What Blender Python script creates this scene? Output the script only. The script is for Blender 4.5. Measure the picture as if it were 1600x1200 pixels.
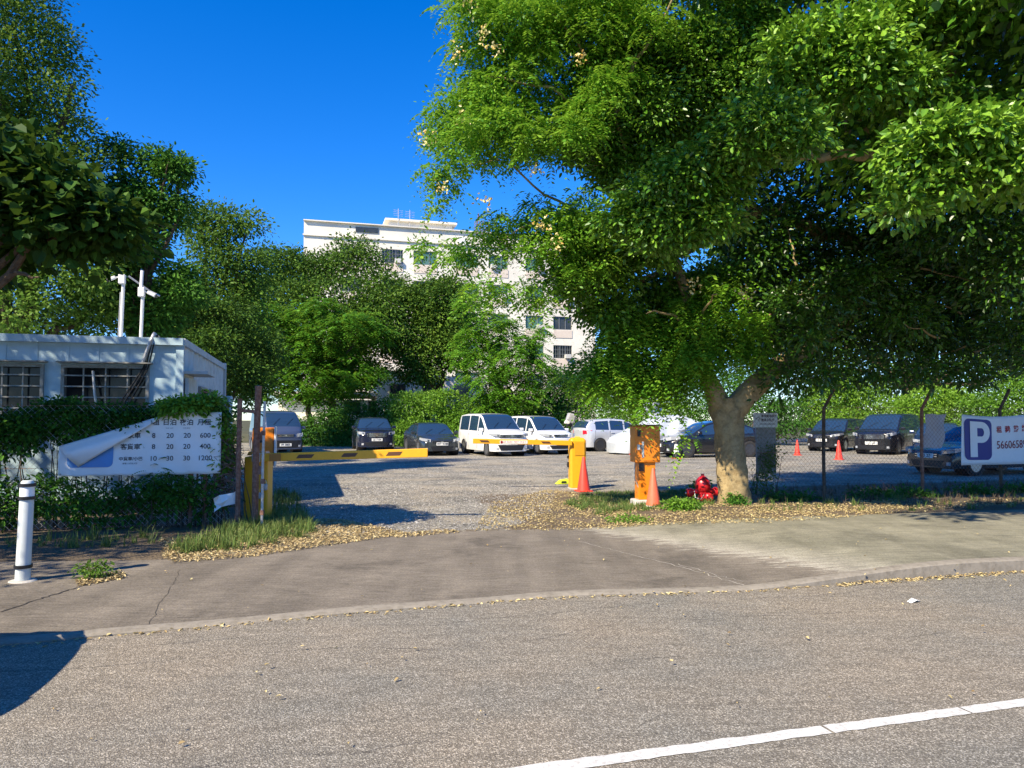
import bpy, math, random
import numpy as np
from mathutils import Vector, Matrix
R = math.radians
rng = np.random.default_rng(7); random.seed(7)
SC = bpy.context.scene
for o in list(bpy.data.objects): bpy.data.objects.remove(o)
COL = SC.collection
# ------------------------------------------------ camera, sky, sun, exposure
FPX = 1142.0; PITCH = math.atan(55/FPX); EYE = 1.6
cam = bpy.data.objects.new('camera', bpy.data.cameras.new('camera')); COL.objects.link(cam)
cam.data.sensor_width = 36; cam.data.lens = FPX/1600*36; cam.data.clip_end = 2000; cam.data.clip_start = .05
cam.location = (0, 0, EYE); cam.rotation_euler = (R(90)+PITCH, 0, 0); SC.camera = cam
SUN_EL, SUN_ROT = 41.0, 219.7
w = bpy.data.worlds.new('World'); SC.world = w; w.use_nodes = True
nt = w.node_tree; nt.nodes.clear()
sky = nt.nodes.new('ShaderNodeTexSky'); sky.sky_type = 'NISHITA'; sky.sun_disc = False
sky.sun_elevation = R(SUN_EL); sky.sun_rotation = R(SUN_ROT); sky.air_density = 1.0; sky.dust_density = 0.0; sky.ozone_density = 4.0
hs = nt.nodes.new('ShaderNodeHueSaturation'); hs.inputs['Saturation'].default_value = 1.39; hs.inputs['Value'].default_value = 1.0; hs.inputs['Hue'].default_value = .5
bg = nt.nodes.new('ShaderNodeBackground'); bg.inputs[1].default_value = 0.095
wo = nt.nodes.new('ShaderNodeOutputWorld')
nt.links.new(sky.outputs[0], hs.inputs['Color']); tint = nt.nodes.new('ShaderNodeMix'); tint.data_type = 'RGBA'; tint.blend_type = 'MULTIPLY'; tint.inputs[0].default_value = 1; tint.inputs[7].default_value = (.85, 1.0, 1.38, 1); nt.links.new(hs.outputs[0], tint.inputs[6]); nt.links.new(tint.outputs[2], bg.inputs[0]); nt.links.new(bg.outputs[0], wo.inputs[0])
sl = bpy.data.lights.new('sun', 'SUN'); sl.energy = 5.0; sl.angle = R(.5); sl.color = (1, .88, .68)
so = bpy.data.objects.new('sun', sl); COL.objects.link(so); so.location = (-20, -20, 40)
_az = R(SUN_ROT); sundir = Vector((math.sin(_az)*math.cos(R(SUN_EL)), math.cos(_az)*math.cos(R(SUN_EL)), math.sin(R(SUN_EL))))
so.rotation_euler = (-sundir).to_track_quat('-Z', 'Y').to_euler()
SC.view_settings.view_transform = 'Standard'; SC.view_settings.look = 'None'; SC.view_settings.exposure = 0.9; SC.view_settings.gamma = 1
SC.cycles.max_bounces = 6; SC.cycles.transparent_max_bounces = 8; SC.cycles.use_denoising = True

# ------------------------------------------------ pixel helpers and site frame
def ray(px, py):
    x = (px-800)/FPX; y = (600-py)/FPX
    return np.array([x, math.cos(PITCH)-y*math.sin(PITCH), math.sin(PITCH)+y*math.cos(PITCH)])
def P(px, py, d):
    r = ray(px, py); return r*(d/r[1]) + np.array([0, 0, EYE])
def G(px, py, z=0.0):
    r = ray(px, py); return r*((z-EYE)/r[2]) + np.array([0, 0, EYE])
ANG = R(15.5); E = np.array([math.cos(ANG), math.sin(ANG)]); N = np.array([-math.sin(ANG), math.cos(ANG)])
K0 = np.array([.29, 6.57])
def SN(p): q = np.array(p[:2])-K0; return float(q@E), float(q@N)
def XY(s, n): return K0+E*s+N*n
def sstep(a, b, x): t = np.clip((x-a)/(b-a), 0, 1); return t*t*(3-2*t)
def H(x, y):
    dx = x-K0[0]; dy = y-K0[1]; s = dx*E[0]+dy*E[1]; n = dx*N[0]+dy*N[1]
    return .014 + .11*sstep(1.9, 4.2, s)*(1-sstep(4, 9, n)) + .03*sstep(-3.6, -5.5, s)*(1-sstep(4, 9, n))

# ------------------------------------------------ materials
def sin_(n, k): return n.inputs[k]
class Mt:
    def __init__(s, name, rough=.6, metal=0, spec=.5):
        s.m = bpy.data.materials.new(name); s.m.use_nodes = True; s.t = s.m.node_tree
        s.b = s.t.nodes['Principled BSDF']; s.b.inputs['Roughness'].default_value = rough; s.b.inputs['Metallic'].default_value = metal
        s.b.inputs['Specular IOR Level'].default_value = spec
        s.tc = s.n('ShaderNodeTexCoord').outputs['Object']
    def n(s, k, **kw):
        x = s.t.nodes.new(k)
        for a, v in kw.items(): setattr(x, a, v)
        return x
    def L(s, a, b): s.t.links.new(a, b)
    def noise(s, scale, detail=4, rough=.6, vec=None, stretch=None):
        x = s.n('ShaderNodeTexNoise'); x.inputs['Scale'].default_value = scale; x.inputs['Detail'].default_value = detail; x.inputs['Roughness'].default_value = rough
        v = vec or s.tc
        if stretch:
            mp = s.n('ShaderNodeMapping'); mp.inputs['Scale'].default_value = stretch[:3]
            if len(stretch) > 3: mp.inputs['Rotation'].default_value = (0, 0, stretch[3])
            s.L(v, mp.inputs[0]); v = mp.outputs[0]
        s.L(v, x.inputs['Vector']); return x.outputs['Fac']
    def vor(s, scale, feature='F1', out='Distance'):
        x = s.n('ShaderNodeTexVoronoi', feature=feature); x.inputs['Scale'].default_value = scale; s.L(s.tc, x.inputs['Vector']); return x.outputs[out]
    def ramp(s, fac, stops):
        x = s.n('ShaderNodeValToRGB'); e = x.color_ramp.elements
        while len(e) < len(stops): e.new(.5)
        for k, (p, c) in enumerate(stops):
            e[k].position = p; e[k].color = (c if isinstance(c, tuple) else (c, c, c))+(1,)
        s.L(fac, x.inputs[0]); return x.outputs[0]
    def mix(s, fac, a, b, mode='MIX'):
        x = s.n('ShaderNodeMix', data_type='RGBA', blend_type=mode)
        for v, i in ((fac, 0), (a, 6), (b, 7)):
            if isinstance(v, (int, float)): x.inputs[i].default_value = v if i == 0 else (v, v, v, 1)
            elif isinstance(v, tuple): x.inputs[i].default_value = v+(1,)
            else: s.L(v, x.inputs[i])
        return x.outputs[2]
    def math(s, op, a, b=0.0):
        x = s.n('ShaderNodeMath', operation=op)
        for v, i in ((a, 0), (b, 1)):
            if isinstance(v, (int, float)): x.inputs[i].default_value = v
            else: s.L(v, x.inputs[i])
        return x.outputs[0]
    def attr(s, name):
        x = s.n('ShaderNodeAttribute'); x.attribute_name = name; return x.outputs['Fac']
    def col(s, c):
        if isinstance(c, tuple): s.b.inputs['Base Color'].default_value = c+(1,)
        else: s.L(c, s.b.inputs['Base Color'])
        return s
    def bump(s, h, strength=.3, dist=.01):
        x = s.n('ShaderNodeBump'); x.inputs['Strength'].default_value = strength; x.inputs['Distance'].default_value = dist
        s.L(h, x.inputs['Height']); s.L(x.outputs[0], s.b.inputs['Normal']); return s
    def done(s): return s.m
def plain(name, c, rough=.5, metal=0, dirt=.25, scale=6, c2=None, bump=0, spec=.5):
    m = Mt(name, rough, metal, spec); f = m.noise(scale, 6, .65)
    d = c2 or tuple(x*.45+.02 for x in c)
    m.col(m.mix(m.math('MULTIPLY', m.ramp(f, [(.42, 0.), (.72, 1.)]), dirt), c, d))
    if bump: m.bump(f, bump, .01)
    return m.done()
def leafmat(name, dark, mid, bright, trans=.3, rough=.42, spec=.45):
    m = Mt(name, rough, 0, spec); a = m.attr('tone')
    c = m.ramp(a, [(0., dark), (.5, mid), (1., bright)]); m.col(c)
    tr = m.n('ShaderNodeBsdfTranslucent'); cc = m.mix(.5, c, tuple(min(1, x*1.5) for x in bright)); m.L(cc, tr.inputs[0])
    ms = m.n('ShaderNodeMixShader'); ms.inputs[0].default_value = trans
    out = m.t.nodes['Material Output']; m.L(m.b.outputs[0], ms.inputs[1]); m.L(tr.outputs[0], ms.inputs[2]); m.L(ms.outputs[0], out.inputs[0])
    return m.done()
MT = {}
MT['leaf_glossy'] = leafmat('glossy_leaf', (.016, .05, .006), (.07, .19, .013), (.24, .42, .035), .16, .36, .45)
MT['leaf_feather'] = leafmat('feathery_leaf', (.05, .16, .014), (.125, .31, .022), (.29, .46, .04), .3, .5, .25)
MT['leaf_dark'] = leafmat('dark_leaf', (.018, .05, .007), (.05, .12, .014), (.15, .25, .027), .15, .6, .15)
MT['leaf_mid'] = leafmat('mid_green_leaf', (.018, .06, .009), (.05, .15, .018), (.12, .27, .03), .18, .6, .15)
MT['leaf_olive'] = leafmat('olive_leaf', (.04, .10, .012), (.09, .19, .02), (.19, .28, .04), .3, .55, .2)
MT['leaf_vine'] = leafmat('bright_vine_leaf', (.06, .14, .012), (.12, .26, .02), (.22, .38, .035), .3, .5, .3)
MT['grass'] = leafmat('grass_blade', (.06, .10, .02), (.11, .19, .04), (.25, .27, .09), .25, .6, .2)
MT['litter'] = leafmat('fallen_leaf', (.17, .11, .055), (.46, .35, .17), (.62, .53, .30), .1, .7, .2)
MT['litter_yellow'] = leafmat('yellow_fallen_leaf', (.24, .16, .07), (.48, .37, .18), (.66, .57, .28), .1, .7, .2)
MT['blossom'] = leafmat('blossom_petal', (.6, .35, .08), (.75, .6, .2), (.85, .78, .45), .2, .6, .2)
MT['twig'] = leafmat('dry_twig', (.06, .04, .025), (.12, .09, .06), (.22, .18, .12), .0, .8, .2)
m = Mt('bark_pale', .85, 0, .2); f = m.noise(9, 8, .7); f2 = m.noise(2.2, 4)
m.col(m.mix(m.ramp(f2, [(.4, 0.), (.6, 1.)]), m.ramp(f, [(.3, (.20, .14, .065)), (.7, (.50, .38, .19))]), m.ramp(f, [(.3, (.15, .11, .055)), (.7, (.38, .29, .15))]))); m.bump(f, .8, .03); MT['bark'] = m.done()
m = Mt('bark_dark', .9, 0, .15); f = m.noise(12, 6, .7); m.col(m.ramp(f, [(.3, (.05, .035, .025)), (.7, (.17, .12, .08))])); m.bump(f, .7, .03); MT['bark_dark'] = m.done()
# road: worn chip asphalt
m = Mt('asphalt', .85, 0, .35)
vc = m.vor(140, 'F1', 'Color'); big = m.noise(.5, 5, .6); med = m.noise(2.3, 5, .65, stretch=(1, 5, 1, -ANG)); fine = m.noise(160, 3, .7)
sep = m.n('ShaderNodeSeparateColor'); m.L(vc, sep.inputs[0])
chips = m.ramp(sep.outputs[0], [(0., (.12, .107, .087)), (.5, (.185, .168, .14)), (.78, (.26, .24, .20)), (.93, (.43, .40, .345))])
base = m.mix(m.ramp(big, [(.38, 0.), (.62, 1.)]), (.93, .94, .93), (1.17, 1.09, .99))
c = m.mix(1.0, chips, base, 'MULTIPLY'); c = m.mix(1.0, c, m.ramp(med, [(.3, .80), (.7, 1.15)]), 'MULTIPLY')
c = m.mix(1.0, c, m.ramp(fine, [(.3, .72), (.7, 1.28)]), 'MULTIPLY')
sxyz = m.n('ShaderNodeSeparateXYZ'); m.L(m.tc, sxyz.inputs[0])
def crack(m, c, cn, amp, wid, sc, lo=.5):
    d = m.math('ADD', m.math('MULTIPLY', sxyz.outputs[0], float(N[0])), m.math('MULTIPLY', sxyz.outputs[1], float(N[1])))
    wob = m.math('ADD', m.math('MULTIPLY', m.math('SUBTRACT', m.noise(sc, 2, .5), .5), amp), m.math('MULTIPLY', m.math('SUBTRACT', m.noise(9, 5, .7), .5), .12))
    v = m.math('ABSOLUTE', m.math('SUBTRACT', m.math('ADD', d, wob), cn))
    k = m.math('MULTIPLY', m.math('LESS_THAN', v, wid), m.ramp(m.noise(1.1, 3), [(lo, 0.), (lo+.06, 1.)]))
    return m.mix(m.math('MULTIPLY', k, .6), c, (.05, .045, .04))
kn = float(K0@N)
for cn, amp, wid, sc, lo in ((kn-1.0, 1.6, .007, .35, .42), (kn-1.75, 1.2, .006, .5, .5), (kn-.45, .6, .006, .6, .45), (kn-2.6, 2.0, .006, .4, .5)): c = crack(m, c, cn, amp, wid, sc, lo)
m.col(c); m.bump(m.math('ADD', m.vor(125), m.math('MULTIPLY', fine, .5)), .7, .006); MT['road'] = m.done()
# pavement: brushed concrete, brownish on the ramp, pale grey green on the footpath
m = Mt('brushed_concrete', .85, 0, .3); p = m.attr('path'); f = m.noise(1.3, 6, .65); sp = m.noise(55, 4, .75); br = m.noise(3.2, 5, .7, stretch=(1, 14, 1, -ANG+.45))
ra = m.ramp(f, [(.3, (.15, .128, .10)), (.7, (.215, .185, .145))]); pa = m.ramp(f, [(.3, (.165, .156, .108)), (.7, (.29, .27, .195))])
edge = m.math('ADD', p, m.math('MULTIPLY', m.math('SUBTRACT', m.noise(3.0, 6, .75, stretch=(1, 5, 1, .5)), .5), 1.3))
c = m.mix(m.ramp(edge, [(.45, 0.), (.55, 1.)]), ra, pa)
lip = m.math('MULTIPLY', m.ramp(edge, [(.40, 0.), (.50, 1.)]), m.ramp(p, [(.5, 1.), (.95, 0.)])); c = m.mix(m.math('MULTIPLY', lip, .55), c, (.46, .42, .35))
c = m.mix(1.0, c, m.ramp(br, [(.35, .72), (.65, 1.25)]), 'MULTIPLY'); c = m.mix(1.0, c, m.ramp(sp, [(.3, .6), (.7, 1.4)]), 'MULTIPLY')
st = m.noise(.9, 7, .75); c = m.mix(1.0, c, m.ramp(st, [(.36, .70), (.46, 1.), (.60, 1.), (.68, 1.16)]), 'MULTIPLY'); ty = m.noise(1.0, 3, .5, stretch=(3.2, .35, 1, -ANG+.1)); c = m.mix(1.0, c, m.ramp(ty, [(.35, .86), (.6, 1.08)]), 'MULTIPLY')
m.col(c); m.bump(m.math('ADD', br, m.math('MULTIPLY', sp, .5)), .6, .012); MT['pave'] = m.done()
# lot: gravel with dirt attribute
m = Mt('gravel_and_dirt', .9, 0, .25); p = m.attr('dirt'); big = m.noise(.45, 5, .6, stretch=(1, 2.2, 1, -ANG)); v = m.vor(26, 'F1', 'Color'); sp = m.noise(45, 4, .8)
sep = m.n('ShaderNodeSeparateColor'); m.L(v, sep.inputs[0])
gr = m.mix(1.0, m.ramp(sep.outputs[1], [(0., (.14, .13, .11)), (.6, (.27, .25, .205)), (1., (.50, .47, .39))]), m.ramp(big, [(.35, .66), (.65, 1.2)]), 'MULTIPLY')
gr = m.mix(m.math('MULTIPLY', m.ramp(m.noise(.8, 5, .6), [(.47, 0.), (.62, 1.)]), .7), gr, (.42, .36, .26))
di = m.mix(1.0, m.ramp(sp, [(.3, (.08, .06, .04)), (.7, (.26, .20, .13))]), m.ramp(big, [(.35, .8), (.65, 1.2)]), 'MULTIPLY')
edge = m.math('ADD', p, m.math('MULTIPLY', m.math('SUBTRACT', m.noise(1.6, 6, .7), .5), 1.1))
m.col(m.mix(m.ramp(edge, [(.42, 0.), (.58, 1.)]), gr, di)); m.bump(m.math('ADD', m.vor(26), sp), .8, .03); MT['lot'] = m.done()
m = Mt('soil', .95, 0, .1); f = m.noise(.3, 8, .7); m.col(m.ramp(f, [(.3, (.05, .055, .025)), (.7, (.12, .11, .06))])); MT['soil'] = m.done()
MT['kerb'] = plain('kerb_concrete', (.26, .23, .185), .85, 0, .8, 14, (.14, .12, .09), .6)
MT['line'] = plain('road_paint', (.66, .65, .61), .75, 0, .8, 34, (.32, .30, .27), .3)
MT['stone'] = leafmat('stone_chip', (.14, .13, .125), (.34, .32, .29), (.62, .58, .52), 0, .9, .2)
MT['cont'] = plain('pale_blue_paint', (.47, .62, .68), .5, 0, .4, 3.5, (.20, .27, .28), .05)
MT['cont_w'] = plain('pale_grey_paint', (.55, .60, .60), .5, 0, .5, 5, (.28, .27, .24), .05)
MT['glass'] = plain('dark_window_glass', (.012, .014, .016), .12, 0, 0, 3, spec=.25)
MT['bar'] = plain('window_bar_steel', (.33, .33, .30), .6, .3, .6, 20, (.12, .08, .05))
MT['white'] = plain('white_paint', (.78, .78, .75), .45, 0, .35, 9, (.5, .46, .38))
MT['banner'] = plain('vinyl_banner', (.80, .80, .78), .45, 0, .25, 5, (.62, .60, .54), .1)
MT['b_blue'] = plain('banner_blue', (.10, .26, .55), .45, 0, .1)
MT['p_blue'] = plain('parking_blue', (.012, .022, .20), .4, 0, .1)
MT['ink'] = plain('ink_grey', (.045, .045, .05), .6, 0, 0)
MT['ink_red'] = plain('ink_red', (.42, .02, .03), .6, 0, 0)
MT['rust'] = plain('rusty_steel', (.20, .085, .05), .85, .1, .8, 22, (.40, .24, .17), .5)
MT['galv'] = plain('galvanised_steel', (.50, .50, .49), .5, .4, .5, 20, (.25, .2, .16))
MT['yellow'] = plain('yellow_paint', (.80, .38, .008), .45, 0, .22, 11, (.55, .25, .02))
MT['orange'] = plain('orange_paint', (.80, .235, .008), .32, 0, .35, 8, (.45, .14, .02), .05)
MT['amber'] = plain('amber_reflective_stripe', (.42, .17, .02), .45, 0, .2)
MT['black'] = plain('black_plastic', (.012, .012, .014), .4, 0, .1)
MT['brown'] = plain('faded_stripe', (.10, .04, .012), .5, 0, .3)
MT['cone'] = plain('cone_red_plastic', (.80, .055, .03), .5, 0, .25, 9, (.5, .08, .05))
MT['cone_o'] = plain('cone_faded_red_plastic', (.82, .14, .06), .5, 0, .3, 9, (.6, .2, .12))
MT['red'] = plain('hydrant_red_paint', (.55, .015, .02), .35, 0, .35, 12, (.25, .02, .02))
MT['concrete'] = plain('pale_concrete', (.55, .52, .46), .85, 0, .5, 12, (.3, .27, .22), .4)
MT['lime'] = plain('lime_rubber', (.65, .75, .03), .5, 0, .3)
MT['wall'] = plain('cream_render', (.76, .715, .61), .85, 0, .7, .35, (.50, .47, .41), .05)
MT['spandrel'] = plain('pinkish_render', (.64, .55, .46), .85, 0, .4, .6, (.46, .38, .31))
MT['annex'] = plain('cream_wall', (.82, .77, .64), .85, 0, .3, 1.2, (.6, .55, .46))
MT['wglass'] = plain('green_tinted_glass', (.07, .16, .13), .12, 0, .4, .8, (.16, .25, .22))
MT['wdark'] = plain('dark_room_glass', (.03, .035, .035), .12, 0, .3, .8, (.12, .12, .11))
MT['wframe'] = plain('aluminium_frame', (.25, .26, .25), .5, .5, .2)
MT['ac'] = plain('aircon_casing', (.55, .54, .5), .6, 0, .4, 9)
MT['tyre'] = plain('tyre_rubber', (.02, .02, .021), .85, 0, .4, 9, (.07, .065, .06))
MT['rim'] = plain('alloy_rim', (.50, .51, .52), .3, .85, .2)
MT['rim_dark'] = plain('dark_alloy_rim', (.12, .12, .125), .3, .8, .2)
MT['cglass'] = plain('car_glass', (.03, .07, .13), .04, .42, 0, 3, spec=1.0)  # blue, part metallic base paints in the sky's reflection
MT['lamp'] = plain('headlight_lens', (.60, .63, .66), .08, .4, .3, 30, (.15, .16, .18))
MT['tail'] = plain('tail_light_lens', (.60, .015, .03), .15, 0, .2)
MT['chrome'] = plain('chrome', (.75, .76, .78), .12, 1, 0)
MT['plate'] = plain('plate_white', (.80, .80, .76), .5, 0, .1)
MT['cover'] = plain('silver_cover_fabric', (.62, .66, .68), .38, .25, .3, 2.5, (.45, .48, .5), .3)
MT['tin'] = plain('weathered_panel', (.34, .33, .31), .8, 0, .8, 22, (.12, .13, .08), .3)
def paint(name, c, metal=.0, rough=.25):
    m = Mt(name, rough, metal); m.b.inputs['Coat Weight'].default_value = .8; m.b.inputs['Coat Roughness'].default_value = .05
    f = m.noise(3, 5); m.col(m.mix(m.math('MULTIPLY', f, .05), c, (.25, .22, .18))); return m.done()

# ------------------------------------------------ mesh helpers
def raw(name, co, faces_flat, sizes, mat, parent=None, attrs=None, smooth=False, mats=None, midx=None):
    me = bpy.data.meshes.new(name); co = np.asarray(co, dtype=np.float32)
    idx = np.asarray(faces_flat, dtype=np.int32).ravel(); sizes = np.asarray(sizes, dtype=np.int32)
    me.vertices.add(len(co)); me.loops.add(len(idx)); me.polygons.add(len(sizes))
    me.vertices.foreach_set('co', co.ravel()); me.loops.foreach_set('vertex_index', idx)
    st = np.concatenate([[0], np.cumsum(sizes)[:-1]]).astype(np.int32); me.polygons.foreach_set('loop_start', st)
    me.update(calc_edges=True)
    me.polygons.foreach_set('use_smooth', np.full(len(sizes), bool(smooth)))
    for k, (dom, v) in (attrs or {}).items():
        a = me.attributes.new(k, 'FLOAT', dom); a.data.foreach_set('value', np.asarray(v, dtype=np.float32))
    me.materials.append(mat)
    o = bpy.data.objects.new(name, me); COL.objects.link(o)
    if parent: o.parent = parent
    return o
class MB:
    def __init__(s): s.v = []; s.f = []
    def add(s, vs, fs):
        b = len(s.v); s.v += [tuple(map(float, v)) for v in vs]; s.f += [tuple(i+b for i in f) for f in fs]; return s
    def box(s, c, d, M=None, tz=1, tx=None):
        x, y, z = d[0]/2, d[1]/2, d[2]/2; tx = tz if tx is None else tx
        vs = [(-x, -y, -z), (x, -y, -z), (x, y, -z), (-x, y, -z), (-x*tx, -y*tz, z), (x*tx, -y*tz, z), (x*tx, y*tz, z), (-x*tx, y*tz, z)]
        vs = [Vector(v) for v in vs]
        if M is not None: vs = [M @ v for v in vs]
        return s.add([v+Vector(c) for v in vs], [(0, 3, 2, 1), (4, 5, 6, 7), (0, 1, 5, 4), (1, 2, 6, 5), (2, 3, 7, 6), (3, 0, 4, 7)])
    def tube(s, pts, rad, n=8, cap=True):
        pts = [Vector(p) for p in pts]; rad = rad if hasattr(rad, '__len__') else [rad]*len(pts); b = []; a0 = None
        for i, p in enumerate(pts):
            t = (pts[min(i+1, len(pts)-1)]-pts[max(i-1, 0)]).normalized()
            if a0 is None: a0 = t.orthogonal().normalized()
            a0 = (a0-t*a0.dot(t)).normalized(); c = t.cross(a0)
            b += [p+(a0*math.cos(k*2*math.pi/n)+c*math.sin(k*2*math.pi/n))*rad[i] for k in range(n)]
        f = [(i*n+k, i*n+(k+1) % n, (i+1)*n+(k+1) % n, (i+1)*n+k) for i in range(len(pts)-1) for k in range(n)]
        if cap: f += [tuple(range(n))[::-1], tuple((len(pts)-1)*n+k for k in range(n))]
        return s.add(b, f)
    def lathe(s, prof, c=(0, 0, 0), n=20, M=None):
        vs = []
        for r, z in prof:
            for k in range(n):
                v = Vector((r*math.cos(k*2*math.pi/n), r*math.sin(k*2*math.pi/n), z)); v = M @ v if M is not None else v; vs.append(v+Vector(c))
        f = [(i*n+k, i*n+(k+1) % n, (i+1)*n+(k+1) % n, (i+1)*n+k) for i in range(len(prof)-1) for k in range(n)]
        if prof[0][0] > 1e-4: f.append(tuple(range(n))[::-1])
        if prof[-1][0] > 1e-4: f.append(tuple((len(prof)-1)*n+k for k in range(n)))
        return s.add(vs, f)
    def build(s, name, mat, parent=None, smooth=False, bevel=0):
        me = bpy.data.meshes.new(name); me.from_pydata(s.v, [], s.f); me.update()
        if smooth:
            for p in me.polygons: p.use_smooth = True
            try: me.set_sharp_from_angle(angle=R(38))
            except Exception: pass
        me.materials.append(mat if not isinstance(mat, str) else MT[mat])
        o = bpy.data.objects.new(name, me); COL.objects.link(o)
        if parent: o.parent = parent
        if bevel:
            md = o.modifiers.new('bevel', 'BEVEL'); md.width = bevel; md.segments = 2; md.limit_method = 'ANGLE'
        return o
def tag(o, label=None, cat=None, group=None, kind=None):
    if label: o['label'] = label
    if cat: o['category'] = cat
    if group: o['group'] = group
    if kind: o['kind'] = kind
    return o
def empty(name, loc, rz, label, cat, group=None):
    o = bpy.data.objects.new(name, None); COL.objects.link(o); o.location = tuple(map(float, loc)); o.rotation_euler = (0, 0, rz)
    o.empty_display_size = .2
    return tag(o, label, cat, group)
def copy_tree(o, parent=None):
    c = o.copy(); COL.objects.link(c)
    if parent: c.parent = parent
    for ch in [x for x in bpy.data.objects if x.parent == o]: copy_tree(ch, c)
    return c
def text_mesh(body, size, align='LEFT', ext=0.0, bold=0.0):
    c = bpy.data.curves.new('t', 'FONT'); c.body = body; c.size = size; c.align_x = align; c.align_y = 'CENTER'; c.extrude = ext; c.offset = bold; c.resolution_u = 3
    o = bpy.data.objects.new('t', c); COL.objects.link(o); bpy.context.view_layer.update()
    me = bpy.data.meshes.new_from_object(o.evaluated_get(bpy.context.evaluated_depsgraph_get()))
    vs = [tuple(v.co) for v in me.vertices]; fs = [tuple(p.vertices) for p in me.polygons]
    bpy.data.objects.remove(o); bpy.data.meshes.remove(me); bpy.data.curves.remove(c)
    return vs, fs
def unit(a): return a/np.maximum(np.linalg.norm(a, axis=1, keepdims=True), 1e-6)

# ------------------------------------------------ foliage
def blobs_px(L):
    """(px, py, distance, radius px x, radius px y[, depth radius m]) -> centre, radii in metres"""
    C = []; Rr = []
    for b in L:
        c = P(b[0], b[1], b[2]); k = b[2]/FPX; rx = b[3]*k; rz = (b[4] if len(b) > 4 else b[3])*k; ry = b[5] if len(b) > 5 else (rx+rz)/2
        C.append(c); Rr.append((rx, ry, rz))
    return np.array(C), np.array(Rr)
def shell(C, Rr, n, inner=.25, up=.25, lump=.2, seed=0):
    g = np.random.default_rng(seed); area = (Rr[:, 0]*Rr[:, 2]+Rr[:, 0]*Rr[:, 1]+Rr[:, 1]*Rr[:, 2]); pr = area/area.sum()
    b = g.choice(len(C), n, p=pr); d = g.normal(size=(n, 3)); d[:, 2] += up; d = unit(d)
    r = 1-np.abs(g.normal(size=n))*.13+np.where(g.random(n) < .12, g.uniform(0, .16, n), 0); k = g.random(n) < inner; r[k] = g.uniform(.25, .9, k.sum())
    KD = 22; bd = g.normal(size=(len(C), KD, 3)); bd /= np.linalg.norm(bd, axis=2, keepdims=True); cl = np.einsum('nkj,nj->nk', bd[b], d).max(1); cl = np.clip((cl-.72)/.28, 0, 1)
    k2 = g.random(n) < inner; r = r*(1-np.where(k2, 0, lump*1.5)*(1-cl)); ph = b*1.7; l = np.sin(d[:, 0]*4.1+ph)*np.sin(d[:, 1]*3.7+ph*2.1)+np.sin(d[:, 2]*5.3+ph*1.3)*np.cos(d[:, 0]*6.1-ph); r = r*(1+lump*l*.5)
    p = C[b]+d*Rr[b]*r[:, None]
    keep = (g.random(n) < .35+.65*cl) | (g.random(n) < inner)
    for j in range(len(C)):
        q = np.linalg.norm((p-C[j])/Rr[j], axis=1); keep &= ~((q < .6) & (b != j) & (g.random(n) < .75))
    return p[keep], d[keep], b[keep], g
def quads_leaf(name, base, dirn, nrm, L, W, mat, parent, tone, hexa=True, fold=.15):
    dirn = unit(dirn); side = unit(np.cross(dirn, nrm)); nn = unit(np.cross(side, dirn)); n = len(base)
    L = L[:, None]; W = W[:, None]
    if hexa:
        pts = [base, base+dirn*L*.3-side*W*.45+nn*W*fold, base+dirn*L*.7-side*W*.38+nn*W*fold*.6-nn*L*.05, base+dirn*L-nn*L*.14, base+dirn*L*.7+side*W*.38+nn*W*fold*.6-nn*L*.05, base+dirn*L*.3+side*W*.45+nn*W*fold]
        co = np.stack(pts, 1).reshape(-1, 3); i = np.arange(n)[:, None]*6
        f = np.concatenate([i+np.array([0, 1, 2, 3]), i+np.array([0, 3, 4, 5])], 1); sizes = np.full(2*n, 4); tn = np.repeat(tone, 2)
    else:
        co = np.stack([base, base+dirn*L*.5-side*W*.5, base+dirn*L, base+dirn*L*.5+side*W*.5], 1).reshape(-1, 3)
        f = np.arange(4*n).reshape(n, 4); sizes = np.full(n, 4); tn = tone
    return raw(name, co, f, sizes, mat, parent, {'tone': ('FACE', tn)})
def crown(C, Rr, twigs, k, leaf, mat, parent, seed, name='crown', spread=.22, hexa=True, inner=.25, tonebias=.5, up=.25, lump=.2, flat=.5, aspect=.55, droop=.15):
    p, d, b, g = shell(C, Rr, twigs, inner, up, lump, seed); n = len(p)
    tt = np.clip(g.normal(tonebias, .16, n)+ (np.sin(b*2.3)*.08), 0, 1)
    off = g.normal(size=(n, k, 3))*spread*np.array([1, 1, flat]); pos = (p[:, None]+off).reshape(-1, 3)
    dd = np.repeat(d, k, 0); m = len(pos)
    dr = unit(unit(off.reshape(-1, 3))*.8+dd*.5+g.normal(size=(m, 3))*.45-np.array([0, 0, droop*2])); nr = unit(np.array([0, 0, 1])*.75+dd*.45+g.normal(size=(m, 3))*.45)
    Ls = leaf*g.uniform(.5, 1.35, m); tone = np.clip(np.repeat(tt, k)+g.normal(0, .12, m), 0, 1)
    return quads_leaf(name, pos, dr, nr, Ls, Ls*aspect, MT[mat], parent, tone, hexa)
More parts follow.
